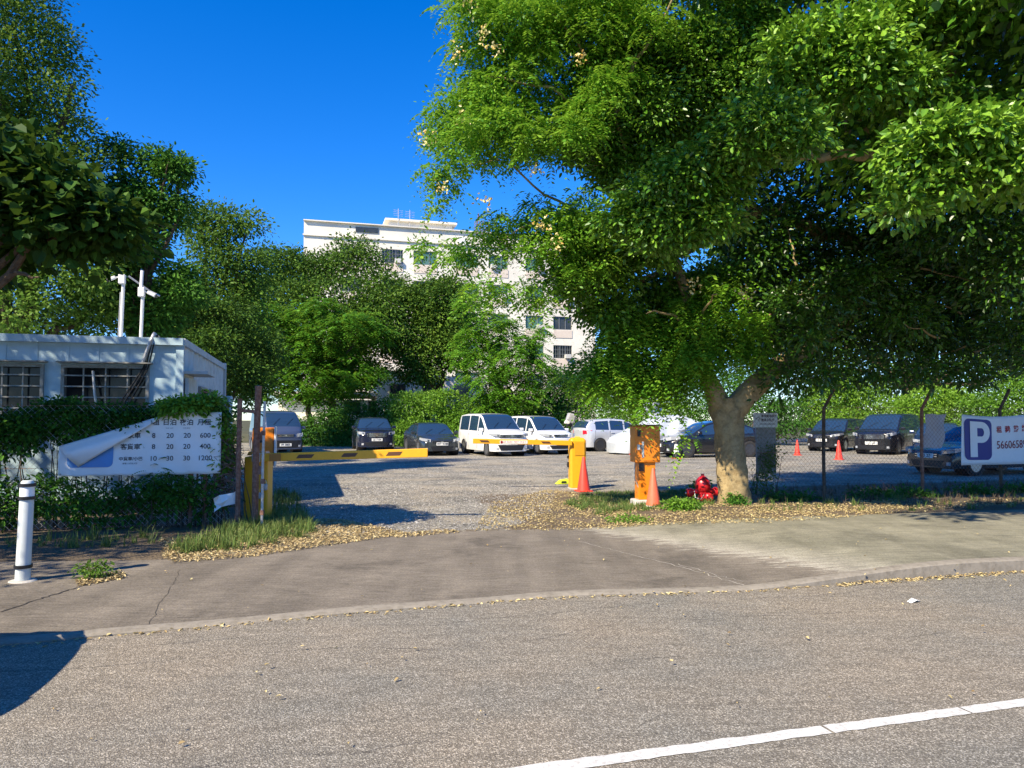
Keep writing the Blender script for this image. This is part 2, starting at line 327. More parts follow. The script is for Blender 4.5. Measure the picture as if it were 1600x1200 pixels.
def fronds(C, Rr, nf, length, mat, parent, seed, name='crown', pairs=9, lw=.42, lump=.25, droop=.55, inner=.2, tonebias=.5, up=.3, fr=2):
    p, d, b, g = shell(C, Rr, nf, inner, up, lump, seed); rep = fr; p = np.repeat(p, rep, 0)+g.normal(size=(len(p)*rep, 3))*.07; d = np.repeat(d, rep, 0); n = len(p)
    h = d*np.array([1, 1, .3])+g.normal(size=(n, 3))*np.array([.6, .6, .25]); h = unit(h); L = length*g.uniform(.6, 1.25, n)
    t = (np.arange(pairs)+.7)/pairs; rp = p[:, None]+h[:, None]*L[:, None, None]*t[None, :, None]*.9; rp[..., 2] -= droop*L[:, None]*t[None]**2
    tang = h[:, None]-np.array([0, 0, 1.])*(2*droop*t)[None, :, None]; tang = tang/np.linalg.norm(tang, axis=2, keepdims=True)
    side = np.cross(tang, np.array([0, 0, 1.])); side = side/np.maximum(np.linalg.norm(side, axis=2, keepdims=True), 1e-5)
    ll = (length*lw/2*g.uniform(.8, 1.15, n))[:, None]*np.sin(np.pi*(.18+.72*t))[None]
    tone = np.clip(g.normal(tonebias, .17, n), 0, 1); bs = []; ds = []
    for sg in (-1, 1): bs.append(rp.reshape(-1, 3)); ds.append((side*sg+tang*.45-np.array([0, 0, .25])).reshape(-1, 3))
    base = np.concatenate(bs); dr = np.concatenate(ds); m = len(base); nr = unit(np.array([0, 0, 1])+g.normal(size=(m, 3))*.35)
    Ls = np.concatenate([ll.ravel()]*2); tn = np.concatenate([np.repeat(tone, pairs)]*2); tn = np.clip(tn+g.normal(0, .06, m), 0, 1)
    return quads_leaf(name, base, dr, nr, Ls, np.maximum(Ls*.46, length*.05), MT[mat], parent, tn, False)
def limb(mb, a, b, r0, r1, n=7, wob=.08, seg=6, seed=0, sag=0):
    g = random.Random(seed); a = Vector(a); b = Vector(b); L = (b-a).length; pts = []; rr = []
    for i in range(seg+1):
        t = i/seg; q = a.lerp(b, t); q.z += sag*math.sin(math.pi*t)
        if 0 < i < seg: q += Vector((g.uniform(-1, 1), g.uniform(-1, 1), g.uniform(-1, 1)))*wob*L*.5
        pts.append(q); rr.append(r0+(r1-r0)*t**.8)
    mb.tube(pts, rr, n)
    return pts
def tree(name, label, cat, base, trunk_r, fork, limbs, group=None, bark='bark_dark', seed=1):
    """root empty at the trunk base; trunk and limbs one mesh; crown parts are added by the caller in world space"""
    base = tuple(map(float, base)); root = empty(name, base, 0, label, cat, group); mb = MB(); B = Vector(base); F = Vector(tuple(map(float, fork)))-B
    limb(mb, (0, 0, -.15), F, trunk_r*1.15, trunk_r*.8, 10, .04, 6, seed)
    for i, l in enumerate(limbs):
        q = Vector(tuple(map(float, l[:3])))-B; r = l[3] if len(l) > 3 else trunk_r*.5
        pts = limb(mb, F-Vector((0, 0, .05)), q, r, r*.3, 7, .08, 6, seed+i+1, .1)
        for j in (2, 3, 4, 5):
            g = random.Random(seed*31+i*7+j); e = pts[j]+Vector((g.uniform(-1, 1), g.uniform(-1, 1), g.uniform(-.2, 1)))*(q-F).length*.16
            limb(mb, pts[j], e, r*.4, r*.08, 5, .1, 4, seed+j*3)
    mb.build('trunk', bark, root, True)
    return root
def place(o, root):           # geometry built in world space, parented to an unrotated root
    me = o.data; n = len(me.vertices); co = np.empty(n*3, np.float32); me.vertices.foreach_get('co', co); co = co.reshape(-1, 3)-np.array(root.location, dtype=np.float32)
    me.vertices.foreach_set('co', co.ravel()); me.update(); return o
def split(C, Rr, n, seed, lo=.36, hi=.6, reach=.68):
    g = np.random.default_rng(seed); c2 = []; r2 = []
    for c, r in zip(C, Rr):
        for i in range(n):
            d = g.normal(size=3); d /= np.linalg.norm(d); c2.append(c+d*r*reach*g.uniform(.75, 1.1)); r2.append(r*g.uniform(lo, hi)*np.array([1.1, 1, .85]))
        c2.append(c); r2.append(r*.78)
    return np.array(c2), np.array(r2)
def cloud(poly, n, r0, r1, d0, d1, seed):
    g = np.random.default_rng(seed); xs = [p[0] for p in poly]; ys = [p[1] for p in poly]; out = []
    while len(out) < n:
        x = g.uniform(min(xs), max(xs)); y = g.uniform(min(ys), max(ys)); ins = False; j = len(poly)-1
        for i in range(len(poly)):
            if ((ys[i] > y) != (ys[j] > y)) and (x < (xs[j]-xs[i])*(y-ys[i])/(ys[j]-ys[i]+1e-12)+xs[i]): ins = not ins
            j = i
        if ins: r = g.uniform(r0, r1); out.append((x, y, g.uniform(d0, d1), r*1.15, r*.85, r*1.1*d0/FPX))
    return out
def autotree(name, label, cat, L, base, tr, kind, seed, mat, twigs=2500, k=12, leaf=.2, group=None, dd=0, **kw):
    L = [tuple(x[:2])+(x[2]+dd,)+tuple(x[3:]) for x in L]; base = np.array(base, float); base[:2] *= (base[1]+dd)/base[1]
    C, Rr = blobs_px(L); C0 = C; base = np.array(base); c = C.mean(0); fork = base+(c-base)*np.array([.35, .35, .42]); fork[2] = max(fork[2], base[2]+.6)
    root = tree(name, label, cat, base, tr, fork, [tuple(x) for x in C[::max(1, len(C)//7)]], group, 'bark_dark', seed)
    C, Rr = split(C, Rr, 5, seed, .42, .68)
    if kind == 'frond': place(fronds(C, Rr, twigs, leaf, mat, root, seed, **kw), root)
    else: place(crown(C, Rr, twigs, k, leaf, mat, root, seed, **kw), root)
    return root
def bush(name, label, cat, L, kind, seed, mat, twigs, k=10, leaf=.16, group=None, dd=6.5, **kw):
    L = [tuple(x[:2])+(x[2]+dd,)+tuple(x[3:]) for x in L]
    C, Rr = blobs_px(L); base = C.mean(0); base[2] = 0
    root = empty(name, base, 0, label, cat, group)
    if kind == 'frond': place(fronds(C, Rr, twigs, leaf, mat, root, seed, name='foliage', **kw), root)
    else: place(crown(C, Rr, twigs, k, leaf, mat, root, seed, name='foliage', **kw), root)
    mb = MB()
    for i, c in enumerate(C):
        q = Vector(c)-Vector(base)
        limb(mb, (q.x*.6, q.y*.6, 0), q, .05, .015, 5, .1, 4, seed+i)
    mb.build('stem', 'bark_dark', root); return root

# ================================================ THE GROUND
def sheet(name, s0, s1, nf, nb, ds, nt, mat, dz=0, attr=None, zf=None):
    S = np.concatenate([np.arange(s0, s1, ds), [s1]]); T = np.linspace(0, 1, nt+1)
    SS, TT = np.meshgrid(S, T, indexing='ij'); F = nf(SS); Bk = nb(SS); NN = F+(Bk-F)*TT
    X = K0[0]+E[0]*SS+N[0]*NN; Y = K0[1]+E[1]*SS+N[1]*NN; Z = (zf or H)(X, Y)+dz
    co = np.stack([X, Y, Z], -1).reshape(-1, 3); a, b = SS.shape
    i, j = np.meshgrid(np.arange(a-1), np.arange(b-1), indexing='ij'); q = i*b+j
    f = np.stack([q, q+b, q+b+1, q+1], -1).reshape(-1, 4)
    at = {k: ('POINT', v(SS, NN, X, Y).ravel()) for k, v in (attr or {}).items()}
    return tag(raw(name, co, f, np.full(len(f), 4), mat, None, at, True), kind='structure')
def line_px(L):
    q = sorted(SN(G(*p)) for p in L); s = np.array([a for a, b in q]); n = np.array([b for a, b in q])
    return lambda S: np.interp(S, s, n)
kerb_n = line_px([(0, 1010), (420, 970), (850, 934), (1190, 922), (1260, 917), (1400, 906), (1600, 893)])
back_n = line_px([(-300, 895), (0, 884), (130, 880), (260, 876), (480, 848), (620, 836), (850, 828), (950, 825), (1130, 824), (1400, 815), (1600, 808)])
road_z = lambda X, Y: np.zeros_like(X)
g_ = MB(); g_.add([(-700, -300, -.06), (700, -300, -.06), (700, 900, -.06), (-700, 900, -.06)], [(0, 1, 2, 3)]); tag(g_.build('ground', 'soil'), kind='structure')
sheet('road', -60, 60, lambda S: np.full_like(S, -9.5), kerb_n, .5, 4, MT['road'], zf=road_z)
sheet('pavement', -60, 60, lambda S: kerb_n(S)+.12, back_n, .2, 14, MT['pave'],
      attr={'path': lambda S, Nn, X, Y: sstep(.9, 3.4, S-.35*(3.0-Nn)+.0)})
def dirtmask(S, Nn, X, Y):
    left = sstep(-2.0, -3.0, S+.10*(Nn-3)) ; right = sstep(.7, 1.7, S-.32*(Nn-3.5)*0-.35*np.maximum(0, 5-Nn)*0)
    lim_r = 1-sstep(8.0, 9.5, Nn); lim_l = 1-sstep(9, 12, Nn)
    front = 1-sstep(.1, .9, Nn-back_n(S))
    return np.clip(left*lim_l+right*lim_r+.55*front, 0, 1)
sheet('gravel_lot', -45, 45, back_n, lambda S: np.full_like(S, 46.), .22, 130, MT['lot'], attr={'dirt': dirtmask})
# kerb: one long stone edge, dropped at the ramp
S = np.arange(-60, 60.1, .25); co = []
for s in S:
    n0 = float(kerb_n(s)); q0 = XY(s, n0-.002); q1 = XY(s, n0+.13); z = float(H(*XY(s, n0+.1)))+.006+.006*math.sin(s*3.1)
    q2 = XY(s, n0+.018)
    co += [(q0[0], q0[1], -.03), (q0[0], q0[1], z-.014), (q2[0], q2[1], z), (q1[0], q1[1], z+.002), (q1[0], q1[1], -.03)]
f = [(i*5+k, (i+1)*5+k, (i+1)*5+k+1, i*5+k+1) for i in range(len(S)-1) for k in range(4)]
tag(MB().add(co, f).build('kerb', 'kerb', smooth=True), kind='structure')
# dashed centre line (worn paint)
p0 = G(860, 1200); p1 = G(1600, 1098); dv = (p1-p0)[:2]; L_ = np.linalg.norm(dv); dv /= L_; nv = np.array([-dv[1], dv[0]]); mb = MB()
vs = []; fs = []; k = 0; g = random.Random(3); T = np.sort(np.concatenate([np.arange(-1.5, 4.8, .06), [1.505, 1.515, 2.405, 2.412]]))
for t in T:
    c = p0[:2]+dv*t; wa = .046+g.uniform(-.006, .006); wb = .046+g.uniform(-.006, .006)
    a = c-nv*wa; b = c+nv*wb; vs += [(a[0], a[1], .004), (b[0], b[1], .004)]
for i in range(len(T)-1):
    if T[i+1]-T[i] > .0101 or T[i+1]-T[i] < .003 or not (1.5 < T[i] < 1.51 or 2.4 < T[i] < 2.41): fs.append((2*i, 2*i+2, 2*i+3, 2*i+1))
mb.add(vs, fs); tag(mb.build('road_marking', 'line'), kind='structure')
# expansion joints in the ramp: thin dark grooves
def strip(mb, pts, w, dz):
    vs = []; fs = []
    for i, p in enumerate(pts):
        a = np.array(pts[min(i+1, len(pts)-1)])-np.array(pts[max(i-1, 0)]); a = a/np.linalg.norm(a); nn = np.array([-a[1], a[0]])
        ww = w*random.uniform(.6, 1.3); q0 = np.array(p)-nn*ww; q1 = np.array(p)+nn*ww; vs += [(q0[0], q0[1], float(H(*q0))+dz), (q1[0], q1[1], float(H(*q1))+dz)]
        if i: fs.append((2*i-2, 2*i, 2*i+1, 2*i-1))
    mb.add(vs, fs)
def seg_px(a, b, n=24, j=.01):
    A = G(*a)[:2]; B = G(*b)[:2]; return [A+(B-A)*t+rng.normal(0, j, 2) for t in np.linspace(0, 1, n)]
mb = MB(); strip(mb, seg_px((0, 962), (118, 922)), .008, .004); strip(mb, seg_px((118, 922), (190, 902)), .006, .004); strip(mb, seg_px((283, 893), (228, 985)), .0018, .004)
tag(mb.build('pavement_joint', plain('joint_dirt', (.035, .03, .025), .95)), kind='structure')
mb = MB(); strip(mb, seg_px((905, 848), (1040, 882), 20, .015), .006, .004); strip(mb, seg_px((1040, 882), (1168, 918), 20, .015), .007, .004); strip(mb, seg_px((1060, 884), (1160, 912), 20, .02), .005, .005)
tag(mb.build('pavement_scratch', plain('scratch_pale', (.42, .38, .32), .9)), kind='structure')

def pick(poly, n, g):
    """random ground points inside a pixel polygon, uniform on the ground"""
    W = [G(*p)[:2] for p in poly]; xs = [q[0] for q in W]; ys = [q[1] for q in W]; out = []
    while len(out) < n:
        x = g.uniform(min(xs), max(xs), 4000); y = g.uniform(min(ys), max(ys), 4000); ins = np.zeros(4000, bool); j = len(W)-1
        for i in range(len(W)):
            c = ((ys[i] > y) != (ys[j] > y)) & (x < (xs[j]-xs[i])*(y-ys[i])/(ys[j]-ys[i]+1e-12)+xs[i]); ins ^= c; j = i
        out += list(np.stack([x[ins], y[ins]], 1))
    return np.array(out[:n])
def litter(name, poly_list, mat, size, seed, z=.006, tb=.5, clump=0):
    g = np.random.default_rng(seed); pts = np.concatenate([pick(p, n, g) for p, n in poly_list]); m = len(pts)
    if clump:
        v = np.sin(pts[:, 0]*3.1+np.sin(pts[:, 1]*2.3)*1.5)*np.sin(pts[:, 1]*4.3+pts[:, 0]*1.7); pts = pts[v+g.normal(0, .5, m) > clump-1]; m = len(pts)
    z_ = H(pts[:, 0], pts[:, 1])+z+g.uniform(0, .02, m); base = np.column_stack([pts, z_]); a = g.uniform(0, 6.28, m)
    d = np.column_stack([np.cos(a), np.sin(a), g.normal(0, .22, m)]); nr = unit(np.column_stack([g.normal(0, .35, m), g.normal(0, .35, m), np.ones(m)]))
    Ls = size*g.uniform(.5, 1.3, m); return quads_leaf(name, base, d, nr, Ls, Ls*.6, MT[mat], None, np.clip(g.normal(tb, .25, m), 0, 1), True, .25)
E1 = [(250, 868), (330, 852), (480, 812), (540, 815), (640, 836), (560, 848), (400, 872), (270, 882)]
E2 = [(770, 786), (860, 766), (990, 785), (1000, 828), (900, 830), (740, 832)]
E3 = [(940, 795), (1120, 798), (1180, 800), (1400, 792), (1420, 812), (1300, 824), (1200, 832), (960, 826)]
o = litter('leaf_litter', [(E1, 9000), ([(120, 912), (190, 896), (195, 906), (125, 920)], 500), ([(600, 838), (700, 830), (720, 834), (620, 842)], 400), ([(250, 845), (480, 822), (480, 846), (260, 872)], 3500)], 'litter', .036, 21)
tag(o, 'dry tan fallen leaves along the grass edge left of the ramp', 'fallen leaves', kind='stuff')
o = litter('leaf_litter', [(E2, 9500), (E3, 9500), ([(1180, 800), (1600, 790), (1600, 800), (1200, 830)], 2500)], 'litter_yellow', .034, 22, clump=.62)
tag(o, 'yellow fallen leaves around the tree foot and footpath edge', 'fallen leaves', kind='stuff')
kp = [(1225, 917), (1400, 905), (1600, 892), (1600, 899), (1400, 913), (1235, 922)]
g = np.random.default_rng(5); pts = []
for i in range(1500):
    s = g.uniform(2.9, 12); n0 = float(kerb_n(s))-abs(g.normal(0, .05))-.005; pts.append([*XY(s, n0), .004+g.uniform(0, .015)])
for i in range(500):
    s = g.uniform(-9, 2.9); n0 = float(kerb_n(s))-abs(g.normal(0, .04)); pts.append([*XY(s, n0), .004+g.uniform(0, .006)])
pts = np.array(pts); m = len(pts); a = g.uniform(0, 6.28, m)
o = quads_leaf('gutter_leaves', pts, np.column_stack([np.cos(a), np.sin(a), g.normal(0, .2, m)]), unit(g.normal(0, .3, (m, 3))+np.array([0, 0, 1])), g.uniform(.02, .05, m), g.uniform(.012, .028, m), MT['litter_yellow'], None, np.clip(g.normal(.5, .25, m), 0, 1), True, .2)
tag(o, 'small yellow leaves gathered in the gutter against the kerb', 'fallen leaves', kind='stuff')
o = litter('scattered_leaves', [([(0, 1000), (0, 900), (400, 860), (1600, 820), (1600, 1180), (0, 1180)], 110)], 'litter_yellow', .03, 23, z=.004)
o.data.transform(Matrix.Identity(4)); tag(o, 'stray leaves lying singly on ramp, footpath and road', 'fallen leaves', kind='stuff')
# stones of the gravel
g = np.random.default_rng(9); pts = np.concatenate([pick([(430, 820), (430, 760), (870, 760), (860, 800), (800, 826), (620, 835), (520, 838)], 16000, g), pick([(430, 760), (430, 725), (1100, 725), (1100, 760)], 9000, g)])
m = len(pts); r = g.uniform(.006, .016, m)*np.where(g.random(m) < .06, 1.7, 1); c = np.column_stack([pts, H(pts[:, 0], pts[:, 1])+r*.25]); J = g.uniform(.6, 1.3, (m, 5, 1))
dirs = np.array([[1, 0, .1], [-.5, .87, 0], [-.5, -.87, 0], [.1, .1, .8], [0.3, -.3, .6]])
co = c[:, None]+dirs[None]*J*r[:, None, None]; i = np.arange(m)[:, None]*5; f = np.concatenate([i+np.array(t) for t in ((0, 1, 3), (1, 2, 3), (2, 4, 3), (2, 0, 4), (0, 3, 4))], 1)
o = raw('gravel_stones', co.reshape(-1, 3), f, np.full(m*5, 3), MT['stone'], None, {'tone': ('FACE', np.repeat(np.clip(g.normal(.5, .3, m), 0, 1), 5))})
tag(o, 'loose grey gravel stones over the car park floor', 'gravel', kind='stuff')
# grass
def grass(name, label, polys, h, seed, mat='grass', tb=.4, lean=.5, wd=.006):
    g = np.random.default_rng(seed); pts = np.concatenate([pick(p, n, g) for p, n in polys]); cc = pts[g.choice(len(pts), len(pts)//14)]; dmin = np.min(np.linalg.norm(pts[:, None]-cc[None], axis=2), axis=1); pts = pts[(dmin < .07) | (g.random(len(pts)) < .12)]; m = len(pts); k = 7; b = np.repeat(pts, k, 0)+g.normal(0, .025, (m*k, 2)); m *= k
    z = H(b[:, 0], b[:, 1]); base = np.column_stack([b, z]); hh = h*g.uniform(.35, 1.2, m); a = g.uniform(0, 6.28, m); ln = np.abs(g.normal(0, lean, m))
    d = np.column_stack([np.cos(a)*ln, np.sin(a)*ln, np.ones(m)]); d = unit(d)*hh[:, None]; s = np.column_stack([-np.sin(a), np.cos(a), np.zeros(m)])*wd
    tip = base+d+np.column_stack([np.cos(a)*ln, np.sin(a)*ln, -ln*.6])*hh[:, None]*.5; mid = base+d*.55
    co = np.stack([base-s, base+s, mid+s*.8, mid-s*.8, tip], 1).reshape(-1, 3); i = np.arange(m)[:, None]*5
    f = np.concatenate([i+np.array([0, 1, 2, 3]), i+np.array([3, 2, 4])], 1); sz = np.tile([4, 3], m)
    return tag(raw(name, co, f.ravel(), sz, MT[mat], None, {'tone': ('FACE', np.repeat(np.clip(g.normal(tb, .25, m), 0, 1), 2))}), label, 'grass', kind='stuff')
grass('grass', 'green and straw coloured grass along the foot of the left hedge', [([(265, 862), (330, 840), (400, 812), (470, 810), (500, 838), (380, 862), (290, 870)], 1500), ([(0, 850), (250, 840), (260, 862), (0, 860)], 160)], .20, 31, tb=.6, lean=.8)
grass('grass', 'grass strip beside the left barrier housing', [([(425, 812), (430, 770), (470, 778), (480, 808)], 420)], .2, 32)
grass('grass', 'patchy grass between right barrier and orange terminal', [([(920, 772), (1110, 768), (1115, 800), (940, 810), (880, 790)], 3600)], .10, 33, tb=.5, lean=.8)
grass('dry_grass', 'dry straw undergrowth along the foot of the wire fence', [([(1180, 800), (1190, 765), (1600, 752), (1600, 802), (1400, 800)], 1700)], .17, 34, mat='twig', tb=.45, lean=.8, wd=.004)
grass('grass', 'sparse green weeds along the back edge of the footpath', [([(1180, 812), (1190, 790), (1600, 780), (1600, 806), (1400, 812)], 500)], .14, 35, tb=.4)

def weed(px, py, label, r, h, seed, kind='leaf', mat='leaf_vine', twigs=60, leaf=.06):
    b = G(px, py); b[2] = float(H(b[0], b[1])); root = empty('weed', b, 0, label, 'plant')
    C = np.array([[0, 0, h*.5]]); Rr = np.array([[r, r*.7, h*.6]])
    if kind == 'leaf': crown(C, Rr, twigs, 8, leaf, mat, root, seed, name='foliage', spread=.05, inner=.5)
    else: fronds(C, Rr, twigs, leaf*3, mat, root, seed, name='foliage', pairs=7, inner=.5)
    mb = MB()
    for i in range(5): limb(mb, (0, 0, -.02), (random.uniform(-r, r)*.6, random.uniform(-r, r)*.4, h*.8), .005, .002, 4, .1, 3, seed+i)
    mb.build('stem', 'bark_dark', root); return root
weed(148, 906, 'small grey green weed in pavement crack beside the bollard', .14, .13, 41, mat='leaf_olive', twigs=80, leaf=.035)
weed(1065, 808, 'bright green low weed patch in front of the orange terminal', .30, .14, 42, twigs=150, leaf=.05)
weed(985, 820, 'low green weeds on the ramp edge left of terminal', .32, .06, 43, twigs=80, leaf=.04)
weed(1150, 800, 'dark green weed at the foot of the pale trunk', .2, .16, 44, mat='leaf_mid', twigs=90, leaf=.045)
weed(1095, 775, 'tall leafy weed between hydrant and terminal', .28, .24, 45, mat='leaf_vine', twigs=80, leaf=.06)

# ================================================ BUILDING
def facade_building():
    c0 = P(475, 345, 70); top = float(c0[2]); root = empty('apartment_building', (c0[0], c0[1], 0), ANG, 'long cream flat roofed apartment block rising behind the trees', 'building')
    Lb = 30.2; D = 14.; h = 3.05; rows = 7; par = 1.55; base = top-par-rows*h
    zs = [top-par-(i+1)*h for i in range(rows)]; xs = []; x = 3.1
    pat = [2.0, 2.1, 2.4, 2.4, 2.1]; i = 0; cols = []
    x = 3.6
    while x < Lb-3: wdt = pat[i % 5]; cols.append((x, wdt)); x += wdt+(1.05 if i % 2 else 1.9); i += 1
    w_ = MB(); sp = MB(); T = .35
    w_.box((Lb/2, D/2+T, (base+top)/2-.5+.5), (Lb-.02, D, top-base-.02))
    zb = base-.1
    for z in zs[::-1]:
        w0 = z+.95; w1 = z+2.35     # sill and head of this storey
        w_.box((Lb/2, T/2, (zb+w0-.0)/2), (Lb, T, w0-zb)); prev = 0
        for (cx, cw) in cols: w_.box(((prev+cx)/2, T/2, (w0+w1)/2), (cx-prev, T, w1-w0)); prev = cx+cw
        w_.box(((prev+Lb)/2, T/2, (w0+w1)/2), (Lb-prev, T, w1-w0)); zb = w1
        for (cx, cw) in cols[:]:
            if z != zs[-1]: MB().box((cx+cw/2, -.02, w0-.46), (cw, .06, .82)).build('spandrel_panel', 'spandrel', root)
    w_.box((Lb/2, T/2, (zb+top)/2), (Lb, T, top-zb)); w_.box((Lb/2, -.08, top-1.35), (Lb+.2, .2, .14)); w_.box((Lb/2, -.03, top+.05), (Lb+.1, .5, .1))
    w_.build('wall', 'wall', root)
    g = random.Random(4); n = 0
    for r, z in enumerate(zs[:6]):
        for ci, (cx, cw) in enumerate(cols):
            if n >= 98: break
            n += 1; kind = g.choice(['wdark', 'wglass', 'wglass', 'wdark']) if ci else 'wdark'
            f = MB(); z0, z1 = z+.95, z+2.35
            f.box((cx+cw/2, .14, z0+.035), (cw-.01, .08, .07)); f.box((cx+cw/2, .14, z1-.035), (cw-.01, .08, .07))
            for q in [.035, cw/3, 2*cw/3, cw-.035]: f.box((cx+q, .14, (z0+z1)/2), (.06, .08, z1-z0-.14))
            if g.random() < .4:
                for q in range(1, 8): f.box((cx+cw*q/8, .06, (z0+z1)/2), (.03, .03, z1-z0-.02))
                for q in (.33, .66): f.box((cx+cw/2, .09, z0+(z1-z0)*q), (cw-.02, .03, .03))
            fr = f.build('window', 'wframe', root); MB().box((cx+cw/2, .19, (z0+z1)/2), (cw-.012, .02, z1-z0-.012)).build('pane', kind, fr)
            if g.random() < .3: MB().box((cx+cw*g.choice([.25, .75]), -.12, z0+.22), (.62, .55, .42)).build('air_conditioner', 'ac', root, bevel=.02)
    rb = MB(); rb.box((11.6, 4, top+.55), (6.5, 5, .95)); rb.box((11.6, 4, top+1.1), (7.4, 5.8, .2)); rb.build('roof_hut', 'wall', root)
    v = MB(); v.box((6.0, -.02, top-.5), (2.2, .16, .5)); v.build('roof_vent', 'wdark', root)
    a = MB()
    for ax, ay in ((9.2, 1), (10.4, 1.2)):
        a.tube([(ax, ay, top), (ax, ay, top+2.2)], .03, 5)
        for k in range(4): a.tube([(ax-.5, ay, top+1.5+k*.18), (ax+.5, ay+.2, top+1.5+k*.18)], .018, 4)
    a.build('roof_aerial', 'galv', root)
    t = MB()
    for k in range(6): t.tube([(17.2+k*.3, 1.2, top), (17.2+k*.3, 1.2, top+1.5+.3*(k % 2))], .03, 4)
    for k in range(5): t.tube([(17.2, 1.2, top+.3+k*.3), (18.7, 1.2, top+.3+k*.3)], .025, 4)
    t.tube([(17.2, 1.2, top), (17.6, 1.2, top+2.4)], .04, 4); t.tube([(18.0, 1.2, top), (17.6, 1.2, top+2.4)], .04, 4); t.build('roof_railing', 'rust', root)
    MB().lathe([(.0, .0), (.35, .05), (.45, .16)], (15.6, -.18, top-1.0), 14, Matrix.Rotation(R(90), 3, 'X')).build('satellite_dish', 'white', root, True)
facade_building()
def annex():
    c = P(435, 612, 57); root = empty('annex_building', (c[0], c[1], 0), ANG, 'low cream flat roofed outbuilding behind the silver van', 'building'); top = float(c[2])
    w_ = MB(); w_.box((6.5, 4, top/2-.3), (13, 7.9, top-.6)); w_.box((6.5, 3.7, top-.15), (13.8, 9.0, .3)); w_.build('wall', 'annex', root)
    for k in range(4):
        x = 5.0+k*1.9; f = MB(); z0, z1 = top-1.7, top-.7
        for q in (0, .5, 1): f.box((x+q*1.3, -.0, (z0+z1)/2), (.07, .16, z1-z0))
        f.box((x+.65, 0, z0), (1.4, .16, .07)); f.box((x+.65, 0, z1), (1.4, .16, .07)); fr = f.build('window', 'wframe', root); MB().box((x+.65, .01, (z0+z1)/2), (1.22, .1, z1-z0-.08)).build('pane', 'wdark', fr)
    MB().box((3.9, -.1, top-1.4), (.7, .5, .6)).build('air_conditioner', 'ac', root, bevel=.02)
    MB().box((3, -1.0, top-2.35), (8, 1.8, .12), Matrix.Rotation(R(8), 3, 'X')).build('awning', 'cont_w', root)
annex()
def low_wing():
    c = P(590, 585, 58); root = empty('rear_building', (c[0], c[1], 0), ANG, 'shaded grey white low building behind the vine mound', 'building'); top = float(c[2])
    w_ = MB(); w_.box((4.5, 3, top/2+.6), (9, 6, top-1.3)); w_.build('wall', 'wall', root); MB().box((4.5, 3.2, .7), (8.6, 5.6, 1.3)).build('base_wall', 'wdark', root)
    for k in range(3):
        x = 1.+k*2.6; fr = MB().box((x+.6, -.02, top-1.3), (1.3, .1, 1.2)).build('window', 'wframe', root); MB().box((x+.6, -.08, top-1.3), (1.15, .04, 1.05)).build('pane', 'wdark', fr)
low_wing()

